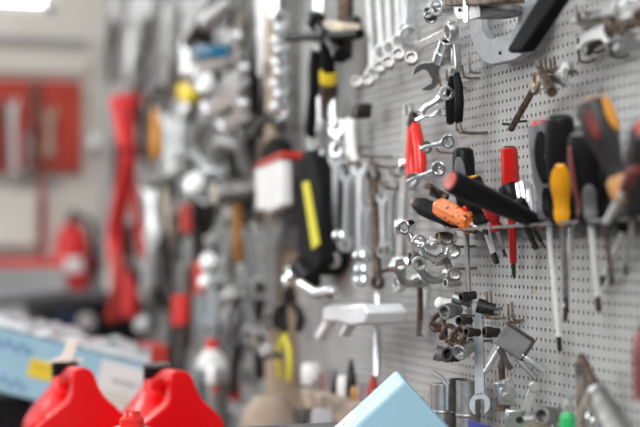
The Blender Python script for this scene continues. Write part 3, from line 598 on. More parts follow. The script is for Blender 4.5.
# hammer with black cross head
P = PX(318, 37, .06); e = thing('hammer', 'black hammer with long level head and yellow band on its dark handle', 'hammer', frame(PX(328, 30, .05), PX(329, 118, .03)))
Lw = (PX(328, 30, .05) - PX(329, 118, .03)).length
part('head', MB().cyl((-.055, 0, .010), (.055, 0, .010), .0085, seg=8).cyl((-.068, 0, .010), (-.050, 0, .010), .013, seg=16).cyl((.050, 0, .010), (.066, 0, .010), .011, seg=16), 'black_plastic', e, .001)
part('handle', MB().lathe([(.009, 0), (.011, Lw * .1), (.009, Lw * .5), (.0105, Lw * .85), (.008, Lw)], 16), 'black_rubber', e)
part('yellow_band', MB().lathe([(.0118, Lw * .46), (.0122, Lw * .47), (.0122, Lw * .58), (.0118, Lw * .59)], 16), 'label_yellow', e)
part('grip', MB().lathe([(.0122, Lw * .60), (.0125, Lw * .65), (.0115, Lw * .98), (.008, Lw * 1.02)], 16), 'rusty', e)
e = thing('hand_saw', 'long pale blade tool with dark green handle hanging left of the black hammer', 'saw', frame(PX(322, -40, .03), PX(311, 138, .03)))
Lw = (PX(322, -40, .03) - PX(311, 138, .03)).length
part('blade', MB().prism([(-.022, 0), (.022, 0), (.020, Lw * .42), (.006, Lw * .52), (-.008, Lw * .52), (-.020, Lw * .40)], -.0015, .0015), 'bright_steel', e)
part('handle', MB().lathe([(.008, Lw * .5), (.010, Lw * .6), (.008, Lw * .75), (.010, Lw * .95), (.006, Lw)], 14), 'black_rubber', e)
pxsingle('wood_block', [(323, 20), (342, 23), (342, 32), (323, 31)], .05, .025, 'pale_wood', 'small wooden block above the black hammer head', 'wood block', .002)
rod(346, -20, 344, 60, .011, 'rusty', 'chisel', 'brown iron tool right of the wooden block', 'chisel', .03)
rod(352, 20, 354, 37, .012, 'dark_steel', 'short_bar', 'dark stub resting right of the black hammer head', 'bar', .03)
rod(323, 96, 322, 150, .008, 'bright_steel', 'drift_punch', 'pale rod hanging below the black hammer', 'punch', .03)
rod(333, 96, 334, 128, .007, 'bright_steel', 'drift_punch', 'short pale rod right of the one below the hammer', 'punch', .03)
pxsingle('small_vise', [(351, 104), (358, 103), (357, 118), (349, 119)], .04, .02, 'dark_steel', 'small dark clamp above the white-handled tool', 'clamp', .003)
for x, y, r, l in ((287, 18, .016, 'bright round disc at the top of the brown wooden post'), (295, 38, .010, 'bright boss at the left end of the black hammer head'), (309, 33, .010, 'chrome knob right of the boss on the hammer head'), (309, 109, .009, 'chrome knob left of the dark green handle'), (320, 93, .008, 'small knob between green handle and hammer grip')):
    P = PX(x, y, .06); single('round_knob', MB().lathe([(r * .4, -.02), (r * .5, -.004), (r, 0), (r, .006), (r * .7, .01)], 20), 'chrome', l, 'knob', frame(P, P + Vector((-1, 0, 0))))
P, Q = PX(287, 38, .05), PX(360, 34, .05); single('hanging_rail', MB().cyl((0, 0, 0), (0, 0, (Q - P).length), .006, seg=12), 'black_rubber', 'thin level black rail crossing behind the hammer head', 'rail', frame(P, Q))
# black case with yellow stripe
e = thing('level_case', 'tall black case with a slanting yellow stripe hanging by the brown post', 'case', T(PX(308, 215, .04)))
pxpart('body', e, [(299, 158), (305, 150), (313, 158), (320, 185), (321, 262), (314, 276), (300, 276), (297, 262), (297, 190)], .045, .04, 'matte_black', .004)
pxpart('yellow_stripe', e, [(302, 183), (307, 181), (318, 244), (312, 250)], .048, .004, 'yellow_paint', .0005)
part('strap_ring', MB().tube([(-.03, .012 * math.cos(a), -.085 + .012 * math.sin(a)) for a in [i * PI / 8 for i in range(16)]], .003, 8, True), 'chrome', e)
rod(299, 266, 312, 282, .014, 'black_rubber', 'rubber_plug', 'dark round rubber part beneath the black case', 'plug', .05)
# chain, steels and white brush
for k in range(9):
    y = 22 + k * 11; P = PX(280, y, .05)
    single('chain_link', MB().tube([(.010 * math.cos(a), 0, .014 * math.sin(a)) for a in [i * PI / 6 for i in range(12)]], .0038, 8, True), 'chrome', 'bright link of the vertical chain hanging left of the brown post', 'chain link', T(P) @ rotz(-.3 + 1.4 * (k % 2)), 'links of the hanging chain')
rod(272, 62, 270, 96, .014, 'rusty', 'chain_hoist', 'brown iron block behind the hanging chain', 'chain block', .03)
pxsingle('steel_square', [(256, -20), (264, -20), (263, 76), (257, 76)], .04, .006, 'white_plastic', 'pale flat blade hanging between cream plank and chain', 'blade', .001)
pxsingle('steel_square', [(267, -20), (278, -20), (277, 16), (268, 16)], .04, .006, 'bright_steel', 'short pale plate above the hanging chain', 'plate', .001)
e = thing('wide_brush', 'white wide brush with red band and black handle, left of the brown post', 'brush', T(PX(268, 180, .05)))
pxpart('bristles', e, [(254, 168), (281, 158), (283, 205), (270, 212), (256, 210)], .06, .016, 'paper', .004)
pxpart('band', e, [(256, 163), (280, 151), (281, 158), (255, 169)], .062, .034, 'red_paint', .001)
pxpart('handle', e, [(263, 146), (269, 137), (276, 141), (279, 152), (258, 162)], .055, .024, 'matte_black', .004)
# chrome spanners diagonal + others
big = [(193, 78, 241, 44, .026, 'uppermost of four big slanting chrome spanners left of the cream plank'), (212, 97, 247, 73, .019, 'second big slanting chrome spanner left of the cream plank'), (204, 114, 246, 92, .024, 'third big slanting chrome spanner left of the cream plank'), (222, 130, 248, 108, .018, 'lowest big slanting spanner, partly in shade by the plank')]
for x0, y0, x1, y1, r, l in big:
    wrench(x0, y0, x1, y1, ('ring', r * .9), ('open', r), l, 'bright_steel', .06, .024, .012, n=NC)
rod(188, 44, 222, -8, .013, 'dark_steel', 'pry_bar', 'dark bar slanting up to the right above the chrome spanners', 'bar', .05)
rod(208, 24, 236, 2, .018, 'dull_steel', 'pipe_wrench', 'brownish grey pipe tool near the top, right of the dark slanting bar', 'wrench', .05)
pxsingle('plastic_cap', [(194, 46), (210, 45), (212, 57), (195, 60)], .11, .03, 'blue_plastic', 'teal blue cap between the dark bar and the chrome spanners', 'cap', .004)
e = thing('cable_tester', 'small yellow tool with black top left of the chrome spanners', 'tool', T(PX(184, 90, .05)))
pxpart('body', e, [(176, 84), (190, 82), (191, 98), (183, 104), (177, 98)], .06, .03, 'label_yellow', .004)
pxpart('cap', e, [(175, 74), (192, 72), (191, 82), (176, 84)], .058, .028, 'black_plastic', .003)
hm = [(236, 186, 240, 262, .020, 'wood_handle', 'hammer with round dark head and pale face below the chrome spanners'), (162, 176, 172, 236, .016, 'pale_wood', 'pale wooden handled hammer in the far middle of the wall')]
for x0, y0, x1, y1, r, m, l in hm:
    P, Q = PX(x0, y0, .06), PX(x1, y1, .04); e = thing('hammer', l, 'hammer', frame(P, Q)); Lw = (Q - P).length
    part('head', MB().cyl((0, -.035, .01), (0, .035, .01), r, r * .9, 16), 'dull_steel', e, .002)
    part('face', MB().cyl((0, .034, .01), (0, .038, .01), r * .8, seg=16), 'pale_wood' if m == 'wood_handle' else 'brass_wire', e)
    part('handle', MB().lathe([(r * .55, 0), (r * .5, Lw * .4), (r * .65, Lw * .9), (r * .4, Lw)], 14), m, e)
# verticals filling the mid-left wall : (x0,y0,x1,y1,radius,material,kind,label)
V = [(207, 246, 236, 204, .010, 'chrome', 'spanner', 'bright spanner slanting up to the right below the round hammer'),
     (262, 214, 262, 300, .014, 'steel', 'spanner', 'grey spanner hanging under the white brush'),
     (273, 214, 272, 330, .012, 'dull_steel', 'spanner', 'dull spanner beside the one under the white brush'),
     (252, 222, 250, 345, .012, 'bright_steel', 'spanner', 'pale spanner left of those under the white brush'),
     (240, 262, 238, 350, .013, 'steel', 'pliers', 'grey pliers hanging lower centre-left of the wall'),
     (226, 215, 224, 300, .014, 'steel', 'spanner', 'grey spanner below the round headed hammer'),
     (214, 262, 212, 338, .012, 'bright_steel', 'spanner', 'pale low spanner behind the grey spray can'),
     (246, 128, 232, 176, .024, 'dull_steel', 'pliers', 'bulky grey pliers under the lowest chrome spanner'),
     (222, 140, 214, 196, .022, 'bright_steel', 'spanner', 'broad pale spanner left of the bulky grey pliers'),
     (204, 140, 206, 205, .016, 'steel', 'spanner', 'grey spanner beneath the third chrome spanner'),
     (192, 110, 190, 172, .014, 'steel', 'spanner', 'pale spanner beneath the small yellow tool'),
     (178, 108, 180, 168, .014, 'steel', 'spanner', 'grey spanner hanging left below the small yellow tool'),
     (168, 104, 170, 176, .014, 'steel', 'spanner', 'bright spanner between the orange-grip pliers and yellow tool'),
     (186, 210, 188, 262, .014, 'dark_steel', 'pliers', 'dark pliers above the dull red tag'),
     (150, 178, 154, 246, .014, 'steel', 'spanner', 'grey spanner below the orange-grip tool'),
     (146, 250, 146, 300, .014, 'steel', 'spanner', 'pale spanner right of the red straps, low down'),
     (160, 244, 164, 330, .016, 'dark_steel', 'pliers', 'dark long pliers low in the far part of the wall'),
     (203, 258, 202, 330, .010, 'bright_steel', 'spanner', 'bright low spanner right of the dull red tag'),
     (230, 306, 228, 350, .012, 'steel', 'spanner', 'short grey spanner at the foot of the wall'),
     (262, 306, 261, 352, .014, 'bright_steel', 'spanner', 'pale short spanner left of the yellow handled pliers'),
     (290, 285, 288, 330, .012, 'dark_steel', 'pliers', 'dark pliers at the foot of the brown post'),
     (266, 112, 268, 134, .014, 'dark_steel', 'pliers', 'dark stubby pliers above the white brush'),
     (140, 40, 128, 96, .012, 'steel', 'spanner', 'long bright bar slanting down towards the red straps'),
     (126, -10, 116, 84, .012, 'steel', 'spanner', 'long pale tube hanging nearest the wall corner'),
     (160, -10, 150, 96, .012, 'steel', 'spanner', 'white long strip hanging in the far top of the wall'),
     (176, -10, 172, 66, .010, 'steel', 'spanner', 'pale strip hanging right of the white long strip'),
     (161, 84, 158, 110, .014, 'dark_steel', 'pliers', 'dark pliers head above the orange grips')]
for x0, y0, x1, y1, r, m, k, l in V:
    if k == 'spanner': wrench(x0, y0, x1, y1, ('open', r * 1.5), ('ring', r * 1.25), l, m, .05, r * 1.5, .008, n=(-.7, -.7, 0), name='hanging_spanner')
    else: pliers(PX(x0, y0, .05), PX(x1, y1, .05), r * 3.4, m, l, m, .6, 'hanging_pliers', (-.7, -.7, 0), hr=r * .5)
for x, y, r, l in ((207, 84, .018, 'bright ring boss on the uppermost chrome spanner'), (195, 184, .020, 'blue-lit chrome disc in the far middle of the wall'), (209, 262, .015, 'warm bright disc above the grey spray can'), (92, 142, .022, 'large bright disc added for a blurred highlight by the corner'), (206, 282, .012, 'second bright disc above the spray can'), (143, 325, .020, 'grey round disc low beside the red straps'), (230, 296, .014, 'faint grey ring low on the wall'), (268, 352, .012, 'pale disc under the short pale spanner')):
    if x == 92: P = PZ(x, y, 4.2); P.y = BW - .034  # disc added in place of an out-of-focus highlight, not a lamp
    else: P = PX(x, y, .08)
    single('metal_disc', MB().lathe([(r * .5, -.03), (r * .55, -.004), (r, 0), (r, .006), (r * .6, .010)], 20), 'satin_steel' if 'bright' in l or 'blue' in l else 'dull_steel', l, 'disc', frame(P, P + Vector((-.75, -.6, .25))))
# yellow handled pliers + orange grips
pliers(PX(284, 308, .05), PX(284, 380, .05), .06, 'yellow_paint', 'pliers with bright yellow handles low beside the brown post', 'dark_steel', .62, hr=.0036)
pliers(PX(155, 92, .05), PX(156, 158, .05), .05, 'orange_grip', 'pliers with orange-yellow grips right of the red straps', 'steel', .7, hr=.007)
# red tags and straps
def pathtube(name, pts, r, m, label, cat, off=.06, sx=1.):
    P = [PX(x, y, off) for x, y in pts]; Q = []
    for i in range(len(P) - 1):
        a, b, c, d = P[max(i - 1, 0)], P[i], P[i + 1], P[min(i + 2, len(P) - 1)]
        for k in range(6):
            t = k / 6; Q.append(.5 * ((2 * b) + (c - a) * t + (2 * a - 5 * b + 4 * c - d) * t * t + (3 * b - a - 3 * c + d) * t ** 3))
    Q.append(P[-1]); o = Q[0].copy()
    return single(name, MB().tube([q - o for q in Q], r, 10, sx=sx), m, label, cat, T(o))
pathtube('red_strap', [(126, 96), (127, 130), (128, 165), (120, 205), (115, 240), (119, 270), (128, 290), (130, 318)], .019, 'red_strap', 'broad bright red strap hanging in a wave by the wall corner', 'strap', .075)
pathtube('red_strap', [(115, 100), (121, 128), (124, 150)], .012, 'red_strap', 'left upper end of the red straps, leaning outwards', 'strap', .115)
pathtube('red_strap', [(138, 96), (131, 128), (130, 150), (133, 190), (140, 232), (143, 262)], .012, 'red_paint', 'thinner darker red strap right of the broad one', 'strap', .03)
pathtube('red_strap', [(116, 250), (117, 290), (112, 318)], .013, 'red_paint', 'short red strap end low at the left of the broad one', 'strap', .12)
for pts, m, l in (([(172, 296), (183, 294), (182, 324), (171, 326)], 'red_strap', 'bright red rectangular tag low on the far wall'), ([(192, 262), (200, 260), (201, 292), (193, 294)], 'red_paint', 'dull red upright tag above the spray can'), ([(168, 216), (174, 214), (175, 248), (169, 250)], 'rusty', 'rust brown strip in the far middle of the wall'), ([(180, 205), (184, 204), (185, 232), (181, 233)], 'red_paint', 'thin red strip right of the rust brown strip')):
    pxsingle('tag_plate', pts, .07, .012, m, l, 'tag', .001)
# indistinct tools packing the blurred board
GR = [('dark_steel', 'hanging_pliers', 'dark blurred tool among the packed tools in the far half of the wall', 'dark tools packed on the far boards'), ('steel', 'hanging_spanner', 'grey blurred spanner among the packed tools in the far half of the wall', 'grey spanners packed on the far boards'), ('rusty', 'hanging_bar', 'brownish blurred bar among the packed tools in the far half of the wall', 'brownish bars packed on the far boards')]
protos = []
for m, nm, l, gname in GR:
    if nm == 'hanging_pliers': mb = MB().tube([(0, 0, 0), (.012, 0, .05), (.018, 0, .10), (.012, 0, .17)], .009, 8).tube([(0, 0, 0), (-.012, 0, .05), (-.018, 0, .10), (-.012, 0, .17)], .009, 8).ball((0, 0, .02), .02, (1, .5, 1.4))
    elif nm == 'hanging_spanner': mb = wrench_mb(.19, ('open', .02), ('ring', .017), .018, .008)
    else: mb = MB().lathe([(.010, 0), (.013, .01), (.009, .08), (.013, .16), (.010, .18)], 12)
    protos.append((mb.mesh(nm, m), nm, l, gname))
rg = random.Random(11); k = 0
for row_, (ya, yb) in enumerate(((6, 30), (70, 100), (120, 160), (190, 230), (262, 300))):
    for c_ in range(9):
        x = 112 + c_ * 20 + rg.uniform(-7, 7); y = rg.uniform(ya, yb)
        if 244 < x < 262 and y < 120: continue
        me, nm, l, gname = protos[[0, 1, 0, 2, 1, 0, 1][k % 7]]; k += 1
        o = bpy.data.objects.new(nm, me); C.objects.link(o); o.matrix_world = frame(PX(x, y, .028), PX(x + rg.uniform(-6, 4), y + 70, .028), (-.8, -.5, 0)); tag(o, l, 'tool', gname)
# bright clamp and white-lit drill clamp (315..365, 300..340)
e = thing('toggle_clamp', 'bright silver clamp with two legs mounted on the middle pegboard', 'clamp', T(PX(340, 318, .06)))
pxpart('body', e, [(322, 308), (330, 304), (346, 306), (362, 304), (367, 312), (364, 324), (350, 326), (336, 322), (322, 322)], .085, .05, 'white_steel', .003)
pxpart('leg', e, [(324, 318), (330, 320), (318, 340), (313, 336)], .08, .012, 'white_steel', .002)
pxpart('leg', e, [(344, 322), (349, 323), (341, 337), (338, 335)], .08, .012, 'white_steel', .002)
part('handle', MB().tube([(-.03, .07, .04), (-.03, .0, .03), (-.03, -.06, .035)], .007, 10), 'bright_steel', e)
part('knob', MB().ball((-.03, -.065, .034), .009), 'steel', e)
hook(345, 312, 'wire hook behind the silver clamp', .05)
# items on the ledge, far part
it = [(311, .014, .030, 'white_plastic', 'bright white round cap at the far left end of the ledge', 'cap'), (325, .010, .022, 'chrome', 'chrome socket on the ledge beside the white cap', 'socket'), (331, .011, .026, 'steel', 'grey socket on the ledge left of the dark cone', 'socket'), (338, .010, .018, 'dark_steel', 'dark low nut on the far ledge', 'nut'), (351, .007, .048, 'dark_steel', 'dark upright cone on the far ledge', 'punch'), (346, .012, .026, 'white_plastic', 'white low cup on the far ledge near the dark cone', 'cup'), (358, .010, .016, 'wood_handle', 'small amber coloured block on the far ledge', 'block'), (366, .010, .020, 'bright_steel', 'pale socket on the ledge left of the red cone', 'socket'), (373, .008, .034, 'red_paint', 'small red cone on the ledge left of the blue carton', 'cone'), (380, .011, .020, 'steel', 'grey socket on the ledge touching the blue carton outline', 'socket'), (319, .009, .018, 'dull_steel', 'dull small nut on the far ledge right of the white cap', 'nut')]
for x, r, hh, m, l, cat in it:
    P = PX(x, 390, .03); P.z = zl + .0005
    rt = r * (.35 if cat in ('cone', 'punch') else .9)
    mb = MB().lathe([(r * .9, 0), (r, .002), (r * .9 + rt * .1, hh * .5), (rt, hh - .002), (rt * .85, hh)], 20)
    if cat == 'socket': mb = MB().pipe((0, 0, 0), (0, 0, hh), r, r * .65, 20)
    single({'block': 'wooden_block', 'cone': 'marking_cone'}.get(cat, cat), mb, m, l, cat, T(P))
# ================================================================== back wall
def bx(x0, y0, x1, y1, Y, d, m, name, label, cat, bev=.002):
    def at(x, y): r = ray(x, y); return O + r * ((Y - 0) / r.y)
    a, b = at(x0, y0), at(x1, y1); c = Vector(((a.x + b.x) / 2, Y + d / 2, (a.z + b.z) / 2))
    return single(name, MB().box((0, 0, 0), (abs(b.x - a.x), d, abs(a.z - b.z))), m, label, cat, T(c), bevel=bev)
def BY(x, y, Y): r = ray(x, y); return O + r * (Y / r.y)
bx(-60, 77, 81, 172, BW - .035, .03, 'red_board', 'tool_board', 'red tool board on the back wall at the far left', 'tool board')
for x0, y0, x1, y1, r, m, l in ((12, 96, 14, 182, .012, 'bright_steel', 'pale spanner hanging at the left on the red board'), (35, 78, 34, 170, .014, 'rusty', 'long brown tool at the centre of the red board'), (50, 104, 49, 162, .013, 'tan_cloth', 'tan handled tool right of centre on the red board'), (3, 100, 2, 165, .010, 'dark_steel', 'dark narrow tool at the left frame edge on the red board'), (29, 128, 28, 178, .010, 'dull_steel', 'short dull tool left of the long brown one on the red board')):
    P, Q = BY(x0, y0, BW - .07), BY(x1, y1, BW - .07); Lw = (Q - P).length
    single('board_spanner', wrench_mb(Lw, ('open', r * 1.5), ('ring', r * 1.3), r * 1.7, .01), m, l, 'tool', frame(P, Q, (0, -1, 0)), bevel=.001)
P = BY(72, 250, BW - .08)
e = thing('fire_extinguisher', 'small red fire extinguisher on the back wall below the red board', 'fire extinguisher', T(P))
part('cylinder', MB().lathe([(.030, -.115), (.042, -.105), (.044, -.09), (.044, .02), (.036, .05), (.020, .065), (.017, .075)], 28), 'red_strap', e)
part('valve', MB().cyl((0, 0, .072), (0, 0, .10), .014).box((0, -.02, .10), (.016, .06, .014)), 'dark_steel', e, .001)
part('hose', MB().tube([(.015, -.01, .09), (.05, -.01, .08), (.062, -.01, .02), (.055, -.01, -.05)], .008, 10), 'black_rubber', e)
part('label', MB().lathe([(.0445, -.06), (.0447, -.058), (.0447, -.022), (.0445, -.02)], 14, -2.1, -1.0), 'paper', e)
single('wall_pipe', MB().cyl((-1.0, 0, 0), (.0, 0, 0), .017, seg=14), 'red_strap', 'red horizontal pipe running along the back wall to the extinguisher', 'pipe', T(Vector((BY(98, 265, BW - .03).x, BW - .03, BY(50, 265, BW - .03).z))))
P, Q = BY(42, 178, BW - .02), BY(42, 330, BW - .02); single('thin_pipe', MB().cyl((0, 0, 0), (0, 0, (Q - P).length), .008), 'red_cap', 'thin faded red pipe going down left of the extinguisher', 'pipe', frame(P, Q))
bx(-40, 192, 37, 246, BW - .06, .058, 'wall_cream', 'junction_box', 'pale cream box on the back wall under the red board', 'box', .004)
bx(-60, 176, 60, 186, BW - .012, .01, 'wall_grey', 'cable_duct', 'grey level duct beneath the red board', 'duct')
bx(-60, 268, 66, 400, BW - .16, .15, 'cabinet_grey', 'wall_cabinet', 'grey cabinet below the red pipe on the back wall', 'cabinet')
# dark machine behind the blue carton
cx_ = BY(78, 330, 3.55)
e = thing('equipment_case', 'black equipment case with grey curved lid behind the long blue carton', 'case', T(Vector((cx_.x, 3.55, BENCH))))
hh = BY(78, 300, 3.45).z - BENCH
part('body', MB().box((0, .0, hh * .5), (.235, .20, hh - .004)), 'black_plastic', e, .02)
part('lid', MB().tube([(-.26, -.03, hh - .032), (-.18, -.03, hh - .004), (-.05, -.03, hh + .010), (.06, -.03, hh + .008), (.11, -.03, hh - .02)], .013, 10), 'midgrey_plastic', e)
part('screen', MB().box((-.03, -.101, hh - .045), (.08, .004, .03)), 'navy_glass', e, .002)
part('dial', MB().lathe([(.020, 0), (.022, .004), (.018, .012)], 20).move(Matrix.Rotation(PI / 2, 4, 'X')).move(T((.005, -.1, hh - .05))), 'aluminium', e)
part('side_cheek', MB().box((-.15, 0, hh * .5 - .02), (.10, .16, hh - .04)), 'midgrey_plastic', e, .01)
P = PZ(143, 352, 2.8); single('red_crate', MB().box((0, 0, -.10), (.075, .10, .25)), 'red_paint', 'low red block behind the right end of the long blue carton', 'block', T(Vector((P.x, P.y, BENCH + .2255 + .0))), bevel=.006)
P = PZ(150, 345, 3.35); single('black_bin', MB().lathe([(.055, 0), (.065, .2), (.07, .21), (.062, .21), (.055, .01)], 20), 'black_plastic', 'dark round bin behind the right red canister', 'bin', T(Vector((P.x, P.y, BENCH))))
# ================================================================== foreground on the bench
def bench_at(x, z, zz=0.): p = PZ(x, 330, z); return Vector((p.x, p.y, BENCH + zz))
# long blue carton
Bh = .092
A = PZ(-60, 313, 2.25); B = PZ(149, 366, 2.285)
ex = (B - A).normalized(); ey = ray(149, 366); ey.z = 0; ey = (ey - ex * ey.dot(ex)).normalized(); Lb = (B - A).length
ez = ex.cross(ey).normalized()
mx = Matrix((ex, ey, ez)).transposed().to_4x4(); mx.translation = A - ez * Bh
e = thing('long_carton', 'long light blue carton with yellow and white labels behind the red canisters', 'carton', mx)
part('box', MB().box((Lb / 2, .12, Bh / 2), (Lb, .24, Bh)), 'carton_blue', e, .002)
mb = MB(); n = 26
g_ = [[mb.bm.verts.new((Lb * i / n, -.002 + .244 * j / 6, Bh + .0015 + (.016 if j else .003) * random.random())) for j in range(7)] for i in range(n + 1)]
for i in range(n):
    for j in range(6): mb.bm.faces.new((g_[i][j], g_[i + 1][j], g_[i + 1][j + 1], g_[i][j + 1]))
o = part('plastic_film', mb, 'film', e, ang=80); s_ = o.modifiers.new('thick', 'SOLIDIFY'); s_.thickness = .001
def facex(px):                             # distance along the carton front seen at pixel column px
    d = ray(px, 370); nrm = ey; t = (A - O).dot(nrm) / d.dot(nrm); return (O + d * t - A).dot(ex)
def facez(px, py):
    d = ray(px, py); t = (A - O).dot(ey) / d.dot(ey); return (O + d * t - A).dot(ez) + Bh
xa, xb = facex(28), facex(60); za, zb = facez(44, 380), facez(44, 361)
part('yellow_label', MB().box(((xa + xb) / 2, -.001, (za + zb) / 2), (xb - xa, .0012, zb - za)), 'label_yellow', e)
def text(s, size, m, parent, mw, name='lettering'):
    c = bpy.data.curves.new(name, 'FONT'); c.body = s; c.size = size; c.extrude = .0001; c.align_x = 'CENTER'; c.align_y = 'CENTER'
    t = bpy.data.objects.new('tmp', c); C.objects.link(t); dg = bpy.context.evaluated_depsgraph_get()
    me = bpy.data.meshes.new_from_object(t.evaluated_get(dg)); bpy.data.objects.remove(t); bpy.data.curves.remove(c)
    me.materials.clear(); me.materials.append(M[m]); o = bpy.data.objects.new(name, me); C.objects.link(o); o.parent = parent; o.matrix_local = mw; return o
RX = Matrix.Rotation(PI / 2, 4, 'X')
text('MAXX 13', .0095, 'label_ink', e, T(((xa + xb) / 2, -.0019, (za + zb) / 2 + .003)) @ RX)
xc = facex(101)
part('white_label', MB().box(((xc + Lb) / 2 - .002, -.001, Bh * .46), (Lb - xc, .0012, Bh * .92)), 'paper', e)
text('MODEL 2', .012, 'ink', e, T(((xc + Lb) / 2 + .01, -.0019, Bh * .62)) @ RX)
for k in range(3): part('printed_line', MB().box(((xc + Lb) / 2, -.0018, Bh * (.28 + .08 * k)), ((Lb - xc) * .55, .0003, .0018)), 'label_ink', e)
for px, py, l in ((6, 344, 'scribble'), (10, 382, 'scribble')):
    x_, z_ = facex(px), facez(px, py)
    part('blue_scribble', MB().tube([(x_ - .03 + .006 * k, -.0012, z_ + .008 * math.sin(k * 1.9)) for k in range(11)], .0014, 6), 'blue_ink', e)
for f_, w_, l_ in ((.12, .12, 'black plastic tray propping up the left end of the long blue carton'), (.62, .10, 'low black plastic tray under the middle of the long blue carton')):
    c_ = mx @ Vector((Lb * (f_ + .5 * w_ / Lb), .12, 0)); hh = c_.z - BENCH - .022
    single('tray', MB().box((0, 0, hh / 2), (w_, .16, hh)), 'black_plastic', l_, 'tray', T(Vector((c_.x, c_.y, BENCH))) @ rotz(math.atan2(ex.y, ex.x)), bevel=.004)
# red canisters
def canister(xpx, z, cap_top, label, torn):
    base = bench_at(xpx, z); a = .32
    Rt = Vector((CR.x, CR.y, 0)).normalized(); Fw = Vector((CF.x, CF.y, 0)).normalized()
    w_ = Fw * math.cos(a) - Rt * math.sin(a); u_ = Vector((w_.y, -w_.x, 0))
    m = Matrix((u_, w_, Vector((0, 0, 1)))).transposed().to_4x4(); m.translation = base
    e = thing('oil_canister', label, 'canister', m)
    H = BODYH
    mb = MB()
    def sup(z, a_, b_, wc):
        pts = []
        for k in range(28):
            t = 2 * PI * k / 28; c, s = math.cos(t), math.sin(t); p = .55
            pts.append(mb.bm.verts.new((a_ * abs(c) ** p * (1 if c >= 0 else -1), wc + b_ * abs(s) ** p * (1 if s >= 0 else -1), z)))
        return pts
    R_ = [sup(.002, .055, .080, .087), sup(.012, .058, .087, .087), sup(H - .100, .058, .087, .087), sup(H - .075, .054, .078, .087), sup(H - .056, .040, .056, .102), sup(H - .042, .027, .034, .114), sup(H - .032, .018, .020, .12), sup(H - .018, .016, .016, .12)]
    for P_, Q_ in zip(R_, R_[1:]):
        for k in range(28): mb.bm.faces.new((P_[k], P_[(k + 1) % 28], Q_[(k + 1) % 28], Q_[k]))
    mb.bm.faces.new(list(reversed(R_[0]))); mb.bm.faces.new(R_[-1])
    left = [(.058, 0), (.058, H - .085), (.052, H - .072), (.040, H - .060), (.025, H - .049), (.014, H - .040), (.009, H - .028), (.009, H - .012), (.008, H - .003), (.004, H)]
    side = [(.059, 0), (.059, H - .074), (.057, H - .061), (.047, H - .050), (.033, H - .038), (.025, H - .026), (.020, H - .012), (.015, H - .003), (.008, H)]
    mb.prism([(x, z_) for x, z_ in side] + [(-x, z_) for x, z_ in reversed(left)], 0, .026)
    mb.tube([(0, .012, H - .014), (0, .035, H - .010), (0, .065, H - .012), (0, .09, H - .020), (0, .115, H - .034)], [.0125, .0105, .0100, .0115, .015], 12)
    for s in (-1, 1): mb.tube([(s * .022, .10, H - .042), (s * .040, .088, H - .060), (s * .052, .06, H - .080), (s * .056, .02, H - .072), (s * .040, .012, H - .058)], .0036, 8)
    o = part('body', mb, 'jug_red', e, ang=180)
    rm = o.modifiers.new('remesh', 'REMESH'); rm.mode = 'VOXEL'; rm.voxel_size = .0022; rm.use_smooth_shade = True
    sm_ = o.modifiers.new('smooth', 'SMOOTH'); sm_.factor = .5; sm_.iterations = 5
    part('cap', MB().lathe([(.016, H - .022), (.0175, H - .020), (.0175, H - .001), (.016, H)], 28, lobes=28, ld=.04, c=(0, .12)), 'black_plastic', e)
    if torn:
        part('torn_seal', MB().prism([(-.028, -.003), (-.006, .006), (.003, .026), (.017, .028), (.010, .006), (.006, -.002), (-.008, -.001)], -.0012, .0012).move(T((-.002, .096, H + .003)) ), 'ivory', e, .0005, 'torn cream paper seal')
        part('torn_seal', MB().prism([(.004, 0), (.022, -.001), (.021, .004), (.006, .004)], -.001, .001).move(T((0, .104, H + .001))), 'white_plastic', e, .0003)
    else: part('cap_rim', MB().lathe([(.0178, H - .0035), (.0185, H - .003), (.0185, H + .0005), (.016, H + .001)], 28, c=(0, .12)), 'midgrey_plastic', e)
    return e
BODYH = PZ(80, 369.5, 1.85).z - BENCH
canister(80, 1.87, 0, 'left red plastic canister with torn paper seal on its black cap', True)
canister(178, 1.83, 0, 'right red plastic canister with intact flat black cap', False)
# red nozzle of the small can between
e = thing('small_spray_can', 'small spray can with red nozzle between the two red canisters', 'spray can', T(bench_at(132, 1.62)))
zt = PZ(132, 411, 1.62).z - BENCH
part('can', MB().lathe([(.022, 0), (.024, .003), (.024, zt - .035), (.019, zt - .026), (.0185, zt - .022)], 28), 'white_plastic', e)
part('rim', MB().lathe([(.0185, zt - .022), (.0200, zt - .020), (.0200, zt - .017), (.017, zt - .016)], 28), 'chrome', e)
part('nozzle', MB().lathe([(.0135, zt - .016), (.0130, zt - .008), (.0095, zt - .005), (.0085, zt)], 24), 'red_grip', e)
# big spray can behind
Z_ = 2.45; e = thing('spray_can', 'tall silver spray can with small red nozzle right of the canisters', 'spray can', T(bench_at(212, Z_)))
zt = PZ(212, 339, Z_).z - BENCH
part('can', MB().lathe([(.024, 0), (.027, .004), (.027, zt - .05), (.026, zt - .046)], 30), 'aluminium', e)
part('shoulder', MB().lathe([(.0262, zt - .046), (.022, zt - .030), (.014, zt - .020), (.013, zt - .016)], 30), 'white_plastic', e)
part('nozzle', MB().lathe([(.010, zt - .016), (.010, zt - .006), (.007, zt)], 20), 'red_strap', e)
part('label', MB().lathe([(.0272, zt - .17), (.0274, zt - .168), (.0274, zt - .07), (.0272, zt - .068)], 30, -2.7, -.3), 'dull_steel', e)
part('red_mark', MB().lathe([(.0277, zt - .085), (.0279, zt - .083), (.0279, zt - .076), (.0277, zt - .074)], 10, -1.75, -1.35), 'red_paint', e)
